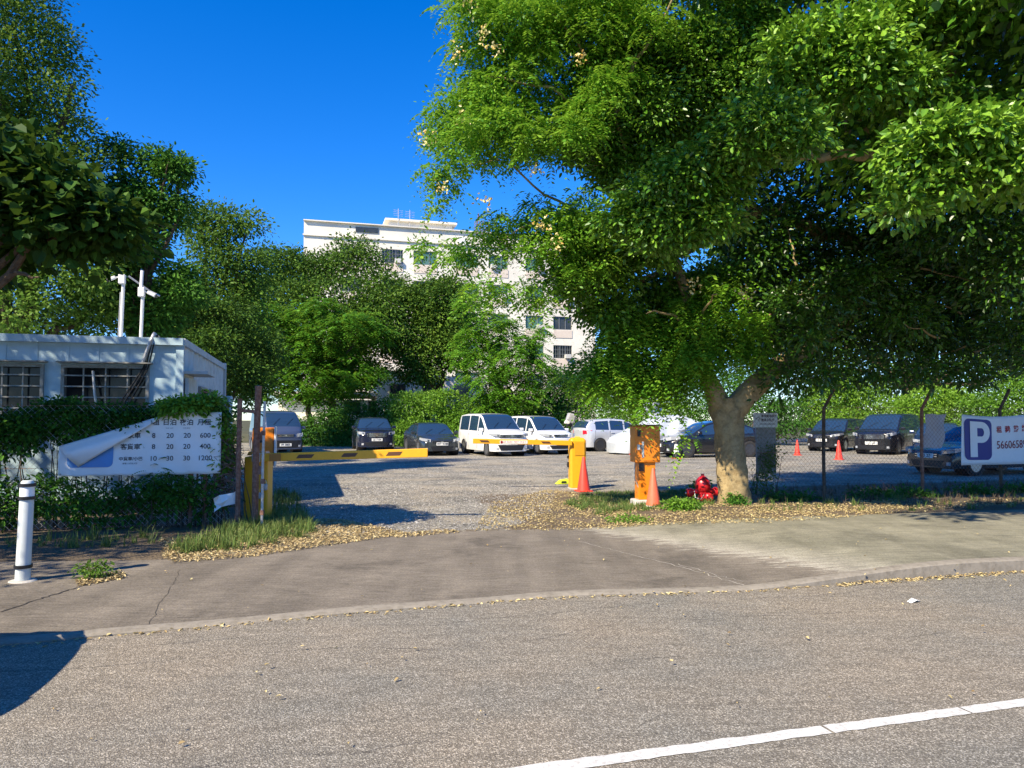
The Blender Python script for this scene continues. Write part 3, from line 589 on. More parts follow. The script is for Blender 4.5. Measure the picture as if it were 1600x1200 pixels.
# ================================================ CONTAINER OFFICE
def container():
    c = np.array([-5.66, 12.5]); Wd, Dp, z0, z1 = 7.2, 6.4, .4, 2.98
    o2 = c-E*Wd; root = empty('container_office', (o2[0], o2[1], 0), ANG, 'pale blue container office with barred windows left of the entrance', 'site office')
    w_ = MB(); Y = 0
    wins = [(1.0, 2.1), (3.25, 1.15), (4.65, 1.75)]; wz0, wz1 = 1.05, 2.32
    wins = [(1.2, 2.2), (3.95, 1.18), (5.38, 1.32)]; wz0, wz1 = 1.42, 2.5
    t = .08
    w_.box((Wd/2, t/2, (z0+wz0)/2), (Wd, t, wz0-z0)); prev = 0
    for x, ww in wins: w_.box(((prev+x)/2, t/2, (wz0+wz1)/2), (x-prev, t, wz1-wz0)); prev = x+ww
    w_.box(((prev+Wd)/2, t/2, (wz0+wz1)/2), (Wd-prev, t, wz1-wz0)); w_.box((Wd/2, t/2, (wz1+z1-.12)/2), (Wd, t, z1-.12-wz1))
    for k in range(1, 16): 
        x = k*Wd/16+.05
        w_.box((x, -.004, (wz1+.04+z1-.12)/2), (.05, .01, z1-.12-wz1-.06))
    w_.box((Wd/2, -.01, z1-.06), (Wd+.04, .16, .12)); w_.box((Wd/2, -.01, z0-.05), (Wd+.04, .16, .12))
    w_.box((Wd-.03, -.015, (z0+z1)/2), (.12, .05, z1-z0-.25)); w_.box((.03, -.015, (z0+z1)/2), (.12, .05, z1-z0-.25))
    w_.build('front_wall', 'cont', root)
    # corrugated side
    n = 44; vs = []; fs = []
    for i in range(n+1):
        y = .1+i*(Dp-.2)/n; dx = -.03 if (i//2) % 2 else 0.0; vs += [(Wd+dx, y, z0+.01), (Wd+dx, y, z1-.11)]
    fs = [(2*i, 2*i+2, 2*i+3, 2*i+1) for i in range(n)]; sd = MB().add(vs, fs); sd.box((Wd-.02, Dp/2, z1-.05), (.12, Dp-.1, .12)); sd.box((Wd-.02, Dp/2, z0-.05), (.12, Dp-.1, .12)); sd.box((Wd-.02, Dp, (z0+z1)/2), (.14, .14, z1-z0+.1))
    sd.build('side_wall', 'cont_w', root)
    sh = MB(); sh.box((Wd/2, Dp/2, z1-.09), (Wd-.1, Dp-.2, .06)); sh.box((Wd/2, Dp-.03, (z0+z1)/2), (Wd-.2, .05, z1-z0-.3)); sh.box((.03, Dp/2, (z0+z1)/2), (.05, Dp-.2, z1-z0-.3)); sh.box((Wd/2, Dp/2, z0-.02), (Wd-.1, Dp-.2, .05)); sh.build('shell', 'cont_w', root)
    for x, ww in wins:
        f = MB(); b = .05
        f.box((x+ww/2, .02, wz1-b/2), (ww, .14, b)); f.box((x+ww/2, .02, wz0+b/2), (ww, .14, b)); f.box((x+b/2, .02, (wz0+wz1)/2), (b, .14, wz1-wz0-2*b)); f.box((x+ww-b/2, .02, (wz0+wz1)/2), (b, .14, wz1-wz0-2*b))
        fr = f.build('window', 'bar', root); MB().box((x+ww/2, .1, (wz0+wz1)/2), (ww-.02, .015, wz1-wz0-.02)).build('pane', 'glass', fr)
        gb = MB()
        for k in range(1, 6): gb.box((x+ww/2, -.055, wz0+k*(wz1-wz0)/6), (ww-.02, .02, .022))
        for k in (.25, .5, .75): gb.box((x+ww*k, -.035, (wz0+wz1)/2), (.022, .018, wz1-wz0-.06))
        gb.build('window_bars', 'bar', fr); MB().box((x+ww/2, -.07, wz1+.04), (ww+.1, .16, .025)).build('window_hood', 'bar', fr)
    for k, y in enumerate((2.5, 4.0)):
        f = MB(); f.box((Wd+.02, y, 1.7), (.06, .95, 1.1)); fr = f.build('side_window', 'bar', root); MB().box((Wd+.052, y, 1.7), (.01, .85, 1.0)).build('pane', 'glass', fr)
        gb = MB(); [gb.box((Wd+.075, y, 1.25+j*.18), (.02, .9, .02)) for j in range(6)]; gb.build('window_bars', 'rust', fr)
    MB().box((Wd+.03, .85, 1.4), (.06, .95, 1.85)).build('door', 'cont_w', root); MB().box((Wd+.18, .85, 2.42), (.4, 1.1, .05)).build('door_canopy', 'cont_w', root)
    MB().box((Wd-.1, Dp+.5, 1.2), (.5, .6, 2.0)).build('side_cabinet', 'cont', root, bevel=.02)
    cb = MB(); 
    for dx in (0, .04, -.03): cb.tube([(Wd-.45+dx, .4, z1+.02), (Wd-.43+dx, 0, z1+.05), (Wd-.47+dx, -.08, z1-.1), (Wd-.55+dx, -.07, z1-.5), (Wd-.85+dx*2, -.09, 1.9), (Wd-1.05+dx, -.08, 1.5)], .014, 5)
    cb.build('cable', 'black', root)
    cb = MB(); cb.tube([(Wd-.45, .4, z1+.04), (Wd-.44, -.03, z1+.07), (Wd-.47, -.1, z1-.05), (Wd-.6, -.09, z1-.45)], .03, 6); cb.tube([(Wd-1.35, -.05, 2.4), (Wd-1.3, -.1, 2.0), (Wd-1.2, -.1, 1.4)], .022, 6); cb.build('conduit', 'galv', root)
    return root
container()
def cctv(px, d, topy, label, heads, arm):
    zt = float(P(px, topy, d)[2]); b = P(px, 520, d); root = empty('camera_mast', (b[0], b[1], 2.93), ANG, label, 'camera mast', 'camera masts on the container roof'); hgt = zt-2.93
    MB().box((0, 0, .01), (.16, .16, .02)).build('base_plate', 'galv', root); MB().tube([(0, 0, 0), (.02, 0, hgt*.98)], .03, 8).build('pole', 'white', root, True)
    if px < 200: MB().tube([(-.05, .03, 0), (-.03, .03, hgt*.8)], .012, 5).build('cable', 'galv', root)
    MB().box((.0, -.02, hgt-.02), (.11, .10, .17)).build('junction_box', 'white', root, bevel=.01)
    for sg, dz in heads:
        M = Matrix.Rotation(R(25*sg), 3, 'Y'); bd = MB().box((sg*.17, -.04, hgt+dz), (.15, .06, .06), M).build('camera', 'white', root, bevel=.015)
        MB().tube([(sg*.03, 0, hgt+dz+.05), (sg*.14, -.02, hgt+dz+.02)], .014, 5).build('bracket', 'white', bd)
        MB().lathe([(.03, 0), (.03, .02)], (sg*.245, -.04, hgt+dz-.035), 10, Matrix.Rotation(R(90), 3, 'Y')).build('lens', 'black', bd)
    if arm: MB().tube([(.1, 0, hgt+.05), (.45, .1, hgt-.2), (.62, .1, hgt-.28)], .018, 5).build('cross_arm', 'galv', root)
    else: MB().tube([(-.02, 0, hgt-.1), (.0, 0, hgt+.38)], .03, 7).build('antenna', 'white', root, True)
cctv(189, 13.3, 435, 'taller white camera mast on the container roof with camera pointing left', [(-1, -.02)], True)
cctv(220, 13.3, 455, 'white camera mast with vertical antenna, right of the two roof masts', [(1, -.05)], False)

# ================================================ LEFT FENCE, BANNER, POSTS
fA = np.array([-4.25, 10.95])         # right end of the left fence
def fpos(t, z, off=0): q = fA-E*t+N*off; return (q[0], q[1], z)
def wires(name, label, a, b, h, z0, cell=.09, r=.0022):
    """chain link: diagonal wires, straight between top and bottom rail"""
    a = np.array(a); b = np.array(b); L = np.linalg.norm(b-a); u = (b-a)/L; ang = math.atan2(u[1], u[0]); root = empty('chain_link_fence', (a[0], a[1], 0), ang, label, 'fence'); mb = MB()
    x = -h
    while x < L:
        for sg in (0, 1):
            x0, x1 = max(x, 0), min(x+h, L); zz0, zz1 = z0+(x0-x), z0+(x1-x)
            if sg: zz0, zz1 = 2*z0+h-zz0, 2*z0+h-zz1
            if x1 > x0: mb.tube([(x0, .004*sg, zz0), (x1, .004*sg, zz1)], r, 3, False)
        x += cell
    mb.build('mesh', 'rust' if 'rust' in label else 'galv', root)
    w_ = MB()
    for z in (z0+h, z0+h*.5, z0+.02): w_.tube([(0, .0, z), (L/2, 0, z-.02), (L, 0, z)], .004, 4)
    w_.build('line_wire', 'rust', root); return root, L
root, L = wires('chain_link_fence', 'wire fence left of the gate, smothered by vines, banner hung on it', fpos(9, 0)[:2], fpos(-.05, 0)[:2], 1.75, .05)
for t in (.45, 3.0, 5.6, 8.2):
    x = L-.1-t; MB().tube([(x, .02, -.1), (x+.01, .02, 1.95)], .03, 8).build('post', 'rust', root, True)
MB().tube([(L-.35, .02, -.1), (L-.36, .02, 1.75)], .035, 8).build('post', 'rust', root, True)
b = G(398, 826); r_ = empty('rusty_post', b, 0, 'tall rusty steel gate post in front of the left barrier', 'post'); MB().tube([(0, 0, -.1), (.0, 0, 1.0), (.02, 0, 2.08)], [.048, .047, .047], 12).build('tube', 'rust', r_, True)
MB().lathe([(.0, 2.10), (.05, 2.09), (.05, 2.05)], (.02, 0, 0), 12).build('cap', 'rust', r_); 
for z in (.85, 1.35): MB().box((.065, 0, z), (.05, .04, .12)).build('hinge', 'rust', r_)
b = G(409, 828); r_ = empty('steel_rod', b, 0, 'thin grey steel tube standing beside the rusty post', 'post'); MB().tube([(0, 0, -.1), (.0, 0, 1.0), (.015, 0, 1.86)], .02, 8).build('tube', 'galv', r_, True)
for z in (.25, .7, 1.4): MB().box((0, 0, z), (.05, .05, .07)).build('clamp', 'rust', r_)

q = P(373, 700, 10.75); r_ = empty('rusty_post', (q[0], q[1], 0), 0, 'short flaking rusty fence post wrapped in dry vine, left of the tall one', 'post'); MB().tube([(0, 0, -.1), (.0, 0, 1.0), (.005, 0, 1.90)], .036, 10).build('tube', 'rust', r_, True); MB().box((.12, 0, 1.72), (.26, .03, .05), Matrix.Rotation(R(6), 3, 'Y')).build('rail_stub', 'rust', r_)
def banner_left():
    q0 = fpos(2.20, 0, -.10); W_, zb, zt = 2.12, .80, 1.70
    root = empty('price_banner', (q0[0], q0[1], 0), ANG, 'white parking price banner with folded corner hanging on the vine covered fence', 'banner')
    def surf(x, z): u = x/W_; return .012*math.sin(u*9+z*3)+.008*math.sin(u*23+z*11)+.015*math.sin(z*5)*(1-u)
    nx, nz = 60, 20; vs = []; fs = []
    def topz(u): return zt if u > .66 else (1.22+(zt-1.22-.02)*(u/.66)**1.15)
    for i in range(nx+1):
        u = i/nx
        for j in range(nz+1): z = zb+.005*math.sin(u*40)+(topz(u)-zb)*j/nz; vs.append((u*W_, surf(u*W_, z), z))
    fs = [(i*(nz+1)+j, (i+1)*(nz+1)+j, (i+1)*(nz+1)+j+1, i*(nz+1)+j+1) for i in range(nx) for j in range(nz)]
    o = MB().add(vs, fs).build('sheet', 'banner', root, True); md = o.modifiers.new('s', 'SOLIDIFY'); md.thickness = .003
    # folded flap (back side of the vinyl)
    A = (0.0, 1.22); B = (.665*W_, 1.68); C_ = (.26, .93); vs = []; fs = []; k = 14
    for i in range(k+1):
        for j in range(k+1-i):
            a, b2 = i/k, j/k; x = A[0]+(B[0]-A[0])*a+(C_[0]-A[0])*b2; z = A[1]+(B[1]-A[1])*a+(C_[1]-A[1])*b2
            lift = .03+.07*math.sin(math.pi*min(1, b2*1.1))*(1-.3*a); vs.append((x, surf(x, z)-lift*(.25+.75*min(1, b2*3)), z))
    idx = {}; c = 0
    for i in range(k+1):
        for j in range(k+1-i): idx[i, j] = c; c += 1
    for i in range(k):
        for j in range(k-i):
            fs.append((idx[i, j], idx[i+1, j], idx[i, j+1]))
            if j < k-i-1: fs.append((idx[i+1, j], idx[i+1, j+1], idx[i, j+1]))
    o = MB().add(vs, fs).build('folded_corner', 'banner', root, True); md = o.modifiers.new('s', 'SOLIDIFY'); md.thickness = .006
    # blue rounded block
    bx0, bx1, bz0, bz1, r = .11, .69, .92, 1.34, .07; pts = []
    for cx, cz, a0 in ((bx1-r, bz0+r, -90), (bx1-r, bz1-r, 0), (bx0+r, bz1-r, 90), (bx0+r, bz0+r, 180)):
        pts += [(cx+r*math.cos(R(a0+a)), cz+r*math.sin(R(a0+a))) for a in range(0, 91, 15)]
    pts = [(x, min(z, topz(x/W_)-.01)) for x, z in pts]; vs = [(.44, surf(.44, 1.1)-.006, 1.1)]+[(x, surf(x, z)-.006, z) for x, z in pts]; n = len(pts)
    MB().add(vs, [(0, 1+i, 1+(i+1) % n) for i in range(n)]).build('blue_panel', 'b_blue', root)
    def put(body, x, z, size, bold=.0):
        x *= .915; size *= .95; v, f = text_mesh(body, size, 'CENTER', 0, bold); return [(x+a, surf(x+a, z+b_)-.006, z+b_) for a, b_, c_ in v], f
    T = MB(); T3 = MB()
    for tx, x in (('時租', 1.30), ('日泊', 1.55), ('夜泊', 1.80), ('月租', 2.06)): T.add(*put(tx, x, 1.55, .10, .0015))
    for tx, z in (('私家車', 1.36), ('客貨車', 1.20)): T3.add(*put(tx, .99, z, .092, .0015))
    T3.add(*put('中貨車/小巴', 1.00, 1.03, .062, .001)); T3.add(*put('車場 小巴及大型', .99, .965, .028, .0)); T3.build('vehicle_lettering', 'ink', root)
    for z, row in ((1.36, ('8', '20', '20', '600')), (1.20, ('8', '20', '20', '400')), (1.03, ('10', '30', '30', '1200'))):
        T4 = MB()
        for x, tx in zip((1.32, 1.56, 1.81, 2.08), row): T4.add(*put(tx, x, z, .105, .0008))
        T4.build('price_row', 'ink', root)
    T.add(*put('08:00-18:00', 1.55, 1.47, .022)); T.add(*put('18:00-08:00', 1.80, 1.47, .022))
    T.build('lettering', 'ink', root)
    E_ = MB()
    for x, z in ((.03, .83), (W_-.03, .83), (W_-.03, zt-.03), (1.2, .82)): E_.lathe([(.012, 0), (.005, 0)], (x, surf(x, z)-.008, z), 8, Matrix.Rotation(R(90), 3, 'X'))
    E_.build('eyelets', 'galv', root)
banner_left()

# vines on the left fence: several plants
def at(t, z, off, rx, ry, rz): q = fpos(t, z, off); return q, (rx, ry, rz)
def vine(name, label, L, seed, mat, twigs, leaf, k=9, cat='climbing plant', **kw):
    C = np.array([x[0] for x in L]); Rr = np.array([x[1] for x in L]); b = C.mean(0); b[2] = 0; root = empty(name, b, 0, label, cat)
    place(crown(C, Rr, twigs, k, leaf, mat, root, seed, name='foliage', spread=.07, inner=.35, **kw), root)
    mb = MB()
    for i, c in enumerate(C):
        for j in range(3):
            q = Vector(c)-Vector(b)+Vector((random.uniform(-.3, .3), random.uniform(-.1, .1), random.uniform(-.1, .2))); limb(mb, (q.x+random.uniform(-.3, .3), max(q.y, .06), -.05), (q.x, max(q.y, .06), q.z), .012, .004, 4, .035, 5, seed+i*5+j)
    mb.build('stem', 'bark_dark', root); return root
vine('creeper', 'dark creeper draped over the fence top above the price banner', [at(.3+i*.5, 1.68+.05*math.sin(i*2), .16, .35, .14, .13) for i in range(5)]+[at(1.5+i*.6, 1.48, .14, .4, .15, .24) for i in range(4)], 51, 'leaf_mid', 1700, .07, tonebias=.4)
vine('creeper', 'bright green creeper tuft at the right top of the price banner', [at(.62, 1.78, .0, .34, .14, .09), at(.3, 1.84, .05, .22, .14, .10), at(.8, 1.72, -.1, .1, .06, .05)], 52, 'leaf_vine', 330, .075, tonebias=.7)
vine('creeper', 'green creeper hanging down between price banner and rusty posts', [at(.06, 1.5, .04, .07, .10, .2), at(.04, 1.2, .04, .08, .10, .25), at(.05, .95, 0.04, .07, .10, .2)], 53, 'leaf_vine', 150, .075, tonebias=.55)
vine('shrub', 'dark tangled shrub below the price banner', [at(.3+i*.5, .42+.1*math.sin(i*1.9), .05, .42, .26, .36) for i in range(6)], 54, 'leaf_mid', 700, .07, cat='shrub', tonebias=.5)
vine('shrub', 'dark leafy shrub along the fence behind the bollard', [at(3.3+i*.6, .55+.15*math.sin(i*1.4), .0, .5, .3, .5) for i in range(9)], 55, 'leaf_mid', 950, .08, cat='shrub', tonebias=.5)
vine('creeper', 'dark creeper over the fence top left of the banner', [at(2.9+i*.6, 1.36+.1*math.sin(i*2.4), .1, .5, .22, .32) for i in range(8)], 56, 'leaf_mid', 2100, .075, tonebias=.45)
root = empty('fern_shrub', fpos(1.0, 0, -.15), 0, 'feathery leaved sprig rising in front of the price banner', 'shrub')
place(fronds(np.array([fpos(.95, .72, -.16), fpos(.75, .55, -.16)]), np.array([(.28, .1, .2), (.3, .1, .2)]), 60, .26, 'leaf_mid', root, 57, name='foliage', pairs=9), root); mb = MB(); limb(mb, (0, 0, -.1), (0.05, -.02, .75), .012, .004, 5, .05, 5, 3); mb.build('stem', 'bark_dark', root)
# dead tangled vine on the end post
root = empty('dry_vine', fpos(.02, 0, 0), ANG, 'tangled bare brown vine stems around the short rusty post', 'climbing plant'); mb = MB(); g = random.Random(8)
for i in range(70):
    a0 = g.uniform(0, 6.28); z = g.uniform(.5, 1.2); pts = []
    for j in range(8): a = a0+j*g.uniform(.2, .9); rr = g.uniform(.05, .19)*(1.3 if z < 1.1 else .7); z += g.uniform(-.12, .13); z = max(.15, min(1.7, z)); pts.append((rr*math.cos(a)*1.1+.02, rr*math.sin(a)*.7, z))
    mb.tube(pts, g.uniform(.003, .008), 4)
mb.build('stem', plain('dry_vine_bark', (.24, .15, .11), .9, 0, .6, 20, (.10, .06, .045)), root)
root = empty('plastic_scrap', fpos(.15, 0, -.25), ANG, 'torn white plastic scrap caught in the shrub by the fence end', 'litter'); vs = [(x*.09+random.uniform(-.02, .02), random.uniform(-.04, .04), .28+z*.09+x*.03+random.uniform(-.02, .02)) for x in range(5) for z in range(3)]
MB().add(vs, [(i*3+j, i*3+3+j, i*3+4+j, i*3+j+1) for i in range(4) for j in range(2)]).build('sheet', 'banner', root)

# bollard
b = G(35, 913); b[2] = float(H(b[0], b[1])); root = empty('bollard', b, 0, 'white bollard with black bands on the left footpath', 'bollard')
MB().lathe([(.066, -.05), (.065, .1), (.061, .93), (.056, .955), (.045, .97), (0, .972)], n=28, M=Matrix.Rotation(R(1.2), 3, 'Y')).build('post', plain('bollard_paint', (.56, .61, .61), .5, 0, .45, 7, (.42, .45, .42)), root, True)
for z in (.14, .80, .925): MB().lathe([(.0, -.013), (.0795-.005*z, -.013), (.0795-.005*z, .018), (0, .018)], (z*.021, 0, z), 28).build('band', 'black', root, True)
MB().lathe([(.0, -.05), (.0640, -.05), (.0640, .05), (0, .05)], (.018, 0, .865), 28).build('reflective_band', plain('reflective_white', (.86, .88, .88), .25, 0, .3, 12), root, True)
tag(MB().lathe([(.125, 0), (.11, .012), (0, .014)], (b[0], b[1], b[2]-.002), 18).build('bollard_footing', 'concrete'), 'round pale concrete footing around the white bollard', 'footing')

# ================================================ BARRIERS AND TERMINAL
def arm_part(root, L, h, z0, z1, stripes, name='barrier_arm', mat='yellow', x0=0.0, y=-.14, th=.05, t1=None):
    t1 = t1 or h; M = MB(); vs = []
    for x, z, hh in ((x0, z0, h), (L, z1, t1)):
        vs += [(x, y-th/2, z-hh/2), (x, y+th/2, z-hh/2), (x, y+th/2, z+hh/2), (x, y-th/2, z+hh/2)]
    arm = M.add(vs, [(0, 3, 2, 1), (4, 5, 6, 7), (0, 4, 7, 3), (1, 2, 6, 5), (3, 7, 6, 2), (0, 1, 5, 4)]).build(name, mat, root, bevel=.008)
    for a, bb in stripes:
        def pt(x, k): t = (x-x0)/(L-x0); z = z0+(z1-z0)*t; hh = h+(t1-h)*t; return (x, y-th/2-.003, z+k*hh)
        s_ = .045*(1 if L > 0 else -1); MB().add([pt(a, -.22), pt(bb-s_, -.22), pt(bb, .22), pt(a+s_, .22)], [(0, 1, 2, 3)]).build('stripe', 'brown', arm)
    return arm
p = P(412, 815, 11.4)
root = empty('barrier', (p[0]-.09, p[1], float(H(p[0], p[1]))), ANG*.2, 'yellow parking barrier at the left of the entrance, arm lowered', 'barrier', 'parking barriers')
hb = 1.04; o = MB().box((0, 0, hb/2-.03), (.36, .30, hb)).build('housing', 'yellow', root, bevel=.02)
MB().box((.0, 0, hb+.02), (.30, .26, .06), tz=.85).build('lid', 'orange', root, bevel=.01)
tip = P(660, 707, 11.05); ax0 = .16; Ltip = float(tip[0]-p[0]+.13)
arm_part(root, Ltip, .125, 1.0, float(tip[2])-.03, [(.62, .90), (1.30, 1.56), (1.98, 2.24)], x0=.02, y=-.2, t1=.135)
MB().box((.31, -.232, 1.005), (.17, .012, .112)).build('reflective_stripe', 'amber', root)
w_ = MB(); w_.box((.03, -.2, 1.0), (.12, .16, .13)); w_.build('arm_bracket', 'galv', root, bevel=.015)
for x, z in ((.12, .55), (.07, .42)): 
    k = MB().box((x+.02, -.17, z), (.09, .05, .10)).build('padlock', 'galv', root, bevel=.02); MB().tube([(x-.01, -.17, z+.05), (x, -.17, z+.1), (x+.04, -.17, z+.1), (x+.05, -.17, z+.05)], .008, 5).build('shackle', 'chrome', k)
p = P(412, 690, 12.3); root = empty('ticket_machine', (p[0], p[1], 0), ANG, 'weathered orange ticket cabinet behind the left barrier', 'ticket machine')
zt = float(P(412, 668, 12.3)[2]); MB().box((0, 0, zt-.32), (.34, .34, .64)).build('cabinet', 'orange', root, bevel=.02); MB().box((0, 0, (zt-.64)/2), (.22, .24, zt-.64)).build('column', 'orange', root); MB().box((.19, -.02, zt-.32), (.03, .36, .66)).build('door_edge', 'white', root, bevel=.005)
MB().box((-.05, -.175, zt-.2), (.12, .02, .1)).build('screen', 'black', root)

p = G(902, 765); zH = float(H(p[0], p[1])); root = empty('barrier', (p[0], p[1], zH), ANG*.3, 'yellow parking barrier at the right of the entrance, red cone before it', 'barrier', 'parking barriers')
hb = 1.14; o = MB().box((0, 0, hb/2), (.37, .32, hb)).build('housing', 'yellow', root, bevel=.05); MB().box((0, .0, hb+.0), (.33, .29, .05), tz=.8).build('lid', 'yellow', root, bevel=.02); MB().box((.03, -.168, hb-.22), (.22, .012, .3)).build('access_door', plain('ochre_panel', (.62, .30, .01), .4, 0, .3, 12, (.4, .2, .02)), root)
MB().box((.0, 0, .02), (.39, .34, .03)).build('base_plate', 'concrete', root)
ar = arm_part(root, -2.38, .11, 1.05, 1.10, [(-.62, -.86), (-1.42, -1.66), (-2.0, -2.24)], x0=-.15, y=-.2, th=.045)
MB().box((-1.17-.3, -.228, 1.075), (.62, .006, .07)).build('sticker', 'white', root)
T = MB(); v, f = text_mesh('CAR PARK TEST ONLY', .055, 'CENTER'); T.add([(-1.47+a, -.233, 1.075+b2) for a, b2, c in v], f); T.build('lettering', 'ink_red', root); MB().lathe([(0, 0), (.03, .0)], (-1.74, -.233, 1.075), 12, Matrix.Rotation(R(90), 3, 'X')).build('sticker_dot', 'ink_red', root)
MB().box((-.2, .05, .55), (.04, .1, .12)).build('sensor', 'black', root); MB().box((-.2, .05, .72), (.04, .08, .06)).build('sensor', 'black', root)
p2 = P(895, 650, 17.4); root = empty('mirror_lamp', (p2[0]-.05, p2[1], 0), ANG, 'grey head on a thin pole behind the right barrier', 'pole light'); z2 = 1.52
MB().tube([(0.04, 0, -.05), (.04, 0, z2)], .022, 8).build('pole', 'galv', root, True); MB().box((0, 0, z2+.1), (.20, .15, .24), Matrix.Rotation(R(18), 3, 'Y')).build('head', plain('grey_head', (.32, .33, .35), .6, 0, .6, 22, (.6, .6, .6)), root, bevel=.035)
MB().box((-.05, -.03, z2-.05), (.12, .1, .08)).build('camera', 'black', root, bevel=.015); MB().box((-.10, -.02, z2+.0), (.10, .12, .07), Matrix.Rotation(R(18), 3, 'Y')).build('hood', 'white', root, bevel=.01)
p2 = G(880, 757); root = empty('wheel_clamp', (p2[0], p2[1], float(H(p2[0], p2[1]))), ANG, 'lime green rubber wedge lying left of the right barrier', 'wheel chock'); M = MB(); M.add([(-.2, -.1, 0), (.18, -.1, 0), (.18, .1, 0), (-.2, .1, 0), (-.08, -.08, .1), (.12, -.08, .13), (.12, .08, .13), (-.08, .08, .1)], [(0, 3, 2, 1), (4, 5, 6, 7), (0, 1, 5, 4), (1, 2, 6, 5), (2, 3, 7, 6), (3, 0, 4, 7)])
M.build('body', 'lime', root, bevel=.02); MB().box((-.02, -.1, .055), (.12, .012, .04)).build('dark_stripe', 'black', root)

p = G(1010, 795); root = empty('payment_terminal', (p[0]-.02, p[1], float(H(p[0], p[1]))), R(6), 'orange parking payment terminal on a column left of the tree', 'payment machine')
MB().box((-.02, -.02, .03), (.44, .34, .12)).build('plinth', 'concrete', root, bevel=.02); MB().box((0, 0, .42), (.31, .26, .66)).build('column', 'orange', root, bevel=.01); MB().box((0, -.01, 1.07), (.46, .34, .64)).build('cabinet', 'orange', root, bevel=.012)
MB().box((.0, -.0, 1.405), (.48, .36, .025)).build('rain_hood', plain('brown_top', (.22, .09, .03), .6), root); MB().box((.065, -.184, 1.07), (.30, .014, .58)).build('door', 'orange', root, bevel=.004)
MB().box((-.155, -.187, 1.27), (.055, .02, .12)).build('ticket_reader', 'black', root); MB().box((-.165, -.186, 1.02), (.05, .014, .09)).build('notice', 'white', root); MB().box((-.09, -.195, .98), (.035, .012, .28)).build('plastic_sleeve', 'cont_w', root); MB().box((-.1, -.2, 1.02), (.05, .01, .07)).build('notice', 'wframe', root)
MB().box((-.105, -.14, .665), (.085, .03, .14)).build('keypad', 'black', root); MB().box((.24, .03, 1.05), (.02, .2, .5)).build('side_sheet', 'cover', root)
cb = MB(); cb.tube([(-.21, -.1, .75), (-.23, -.1, .5), (-.15, -.1, .3)], .008, 5); cb.build('cable', 'galv', root)

# cones
def cone(name, label, h, mat, base='cone', stripe=None):
    root = empty(name, (0, 0, 0), 0, label, 'traffic cone'); k = h/.7
    MB().lathe([(.0, .0), (.135*k, .02), (.13*k, .05), (.03*k, h-.02), (.022*k, h), (0, h)], n=24).build('cone_body', mat, root, True)
    MB().box((0, 0, .014), (.30*k, .30*k, .028)).build('base', base, root, bevel=.02*k)
    if stripe: r0 = lambda z: (.13-(.10)*(z-.05)/(h-.07))*k+.003; MB().lathe([(r0(stripe[0]), stripe[0]), (r0(stripe[1]), stripe[1])], n=24).build('reflective_sleeve', 'white', root, True)
    return root
def put_at(o, px, py, rz=0): q = G(px, py); o.location = (q[0], q[1], float(H(q[0], q[1]))); o.rotation_euler = (0, 0, rz); return o
GC = 'traffic cones in the car park'
c0 = put_at(cone('traffic_cone', 'red traffic cone in front of the right yellow barrier', .76, 'cone'), 912, 769, .3)
c1 = put_at(cone('traffic_cone', 'faded orange red cone against the payment terminal column', .66, 'cone_o', 'concrete'), 1021, 800, .2)
for (px, py, rz, sc, lab) in ((988, 711, .5, .95, 'red traffic cone beside the covered car'), (1246, 712, .2, .9, 'red traffic cone under hanging leaves right of the tree'), (1311, 719, .9, 1.0, 'red traffic cone seen through the wire fence, before the black cars')):
    c = copy_tree(c0); put_at(c, px, py, rz); c.scale = (sc, sc, sc); c['label'] = lab
for c in [x for x in bpy.data.objects if x.name.startswith('traffic_cone')]: c['group'] = GC
c = put_at(cone('traffic_cone', 'black topped cone with white sleeve by the black saloon wheel', .78, 'black', 'cone', (.2, .58)), 1057, 717); c['group'] = GC

# hydrant
p = G(1104, 794); root = empty('fire_hydrant', (p[0], p[1]+.25, float(H(p[0], p[1]))), R(-20), 'squat red fire hydrant half hidden behind the pale trunk', 'fire hydrant')
MB().lathe([(.12, -.02), (.12, .03), (.085, .05), (.08, .16), (.10, .18), (.13, .22), (.145, .3), (.13, .37), (.10, .41), (.07, .44), (.04, .46), (0, .465)], n=22).build('barrel', 'red', root, True)
MB().lathe([(.0, .46), (.03, .46), (.03, .5), (0, .5)], n=6).build('spindle', 'red', root)
for a, z in ((200, .2), (300, .14), (20, .22)):
    M = Matrix.Rotation(R(a), 3, 'Z') @ Matrix.Rotation(R(100), 3, 'Y'); o = MB().lathe([(.05, .06), (.05, .2), (.075, .2), (.08, .22), (.08, .28), (.06, .3), (0, .3)], (0, 0, z), 16, M).build('outlet', 'red', root, True); MB().lathe([(.0, .3), (.02, .3), (.02, .33), (0, .33)], (0, 0, z), 6, M).build('cap_nut', 'chrome', o)
ch = MB(); ch.tube([(-.14, -.1, .2), (-.12, -.15, .08), (-.02, -.17, .05), (.05, -.14, .15)], .008, 5); ch.build('chain', 'galv', root)

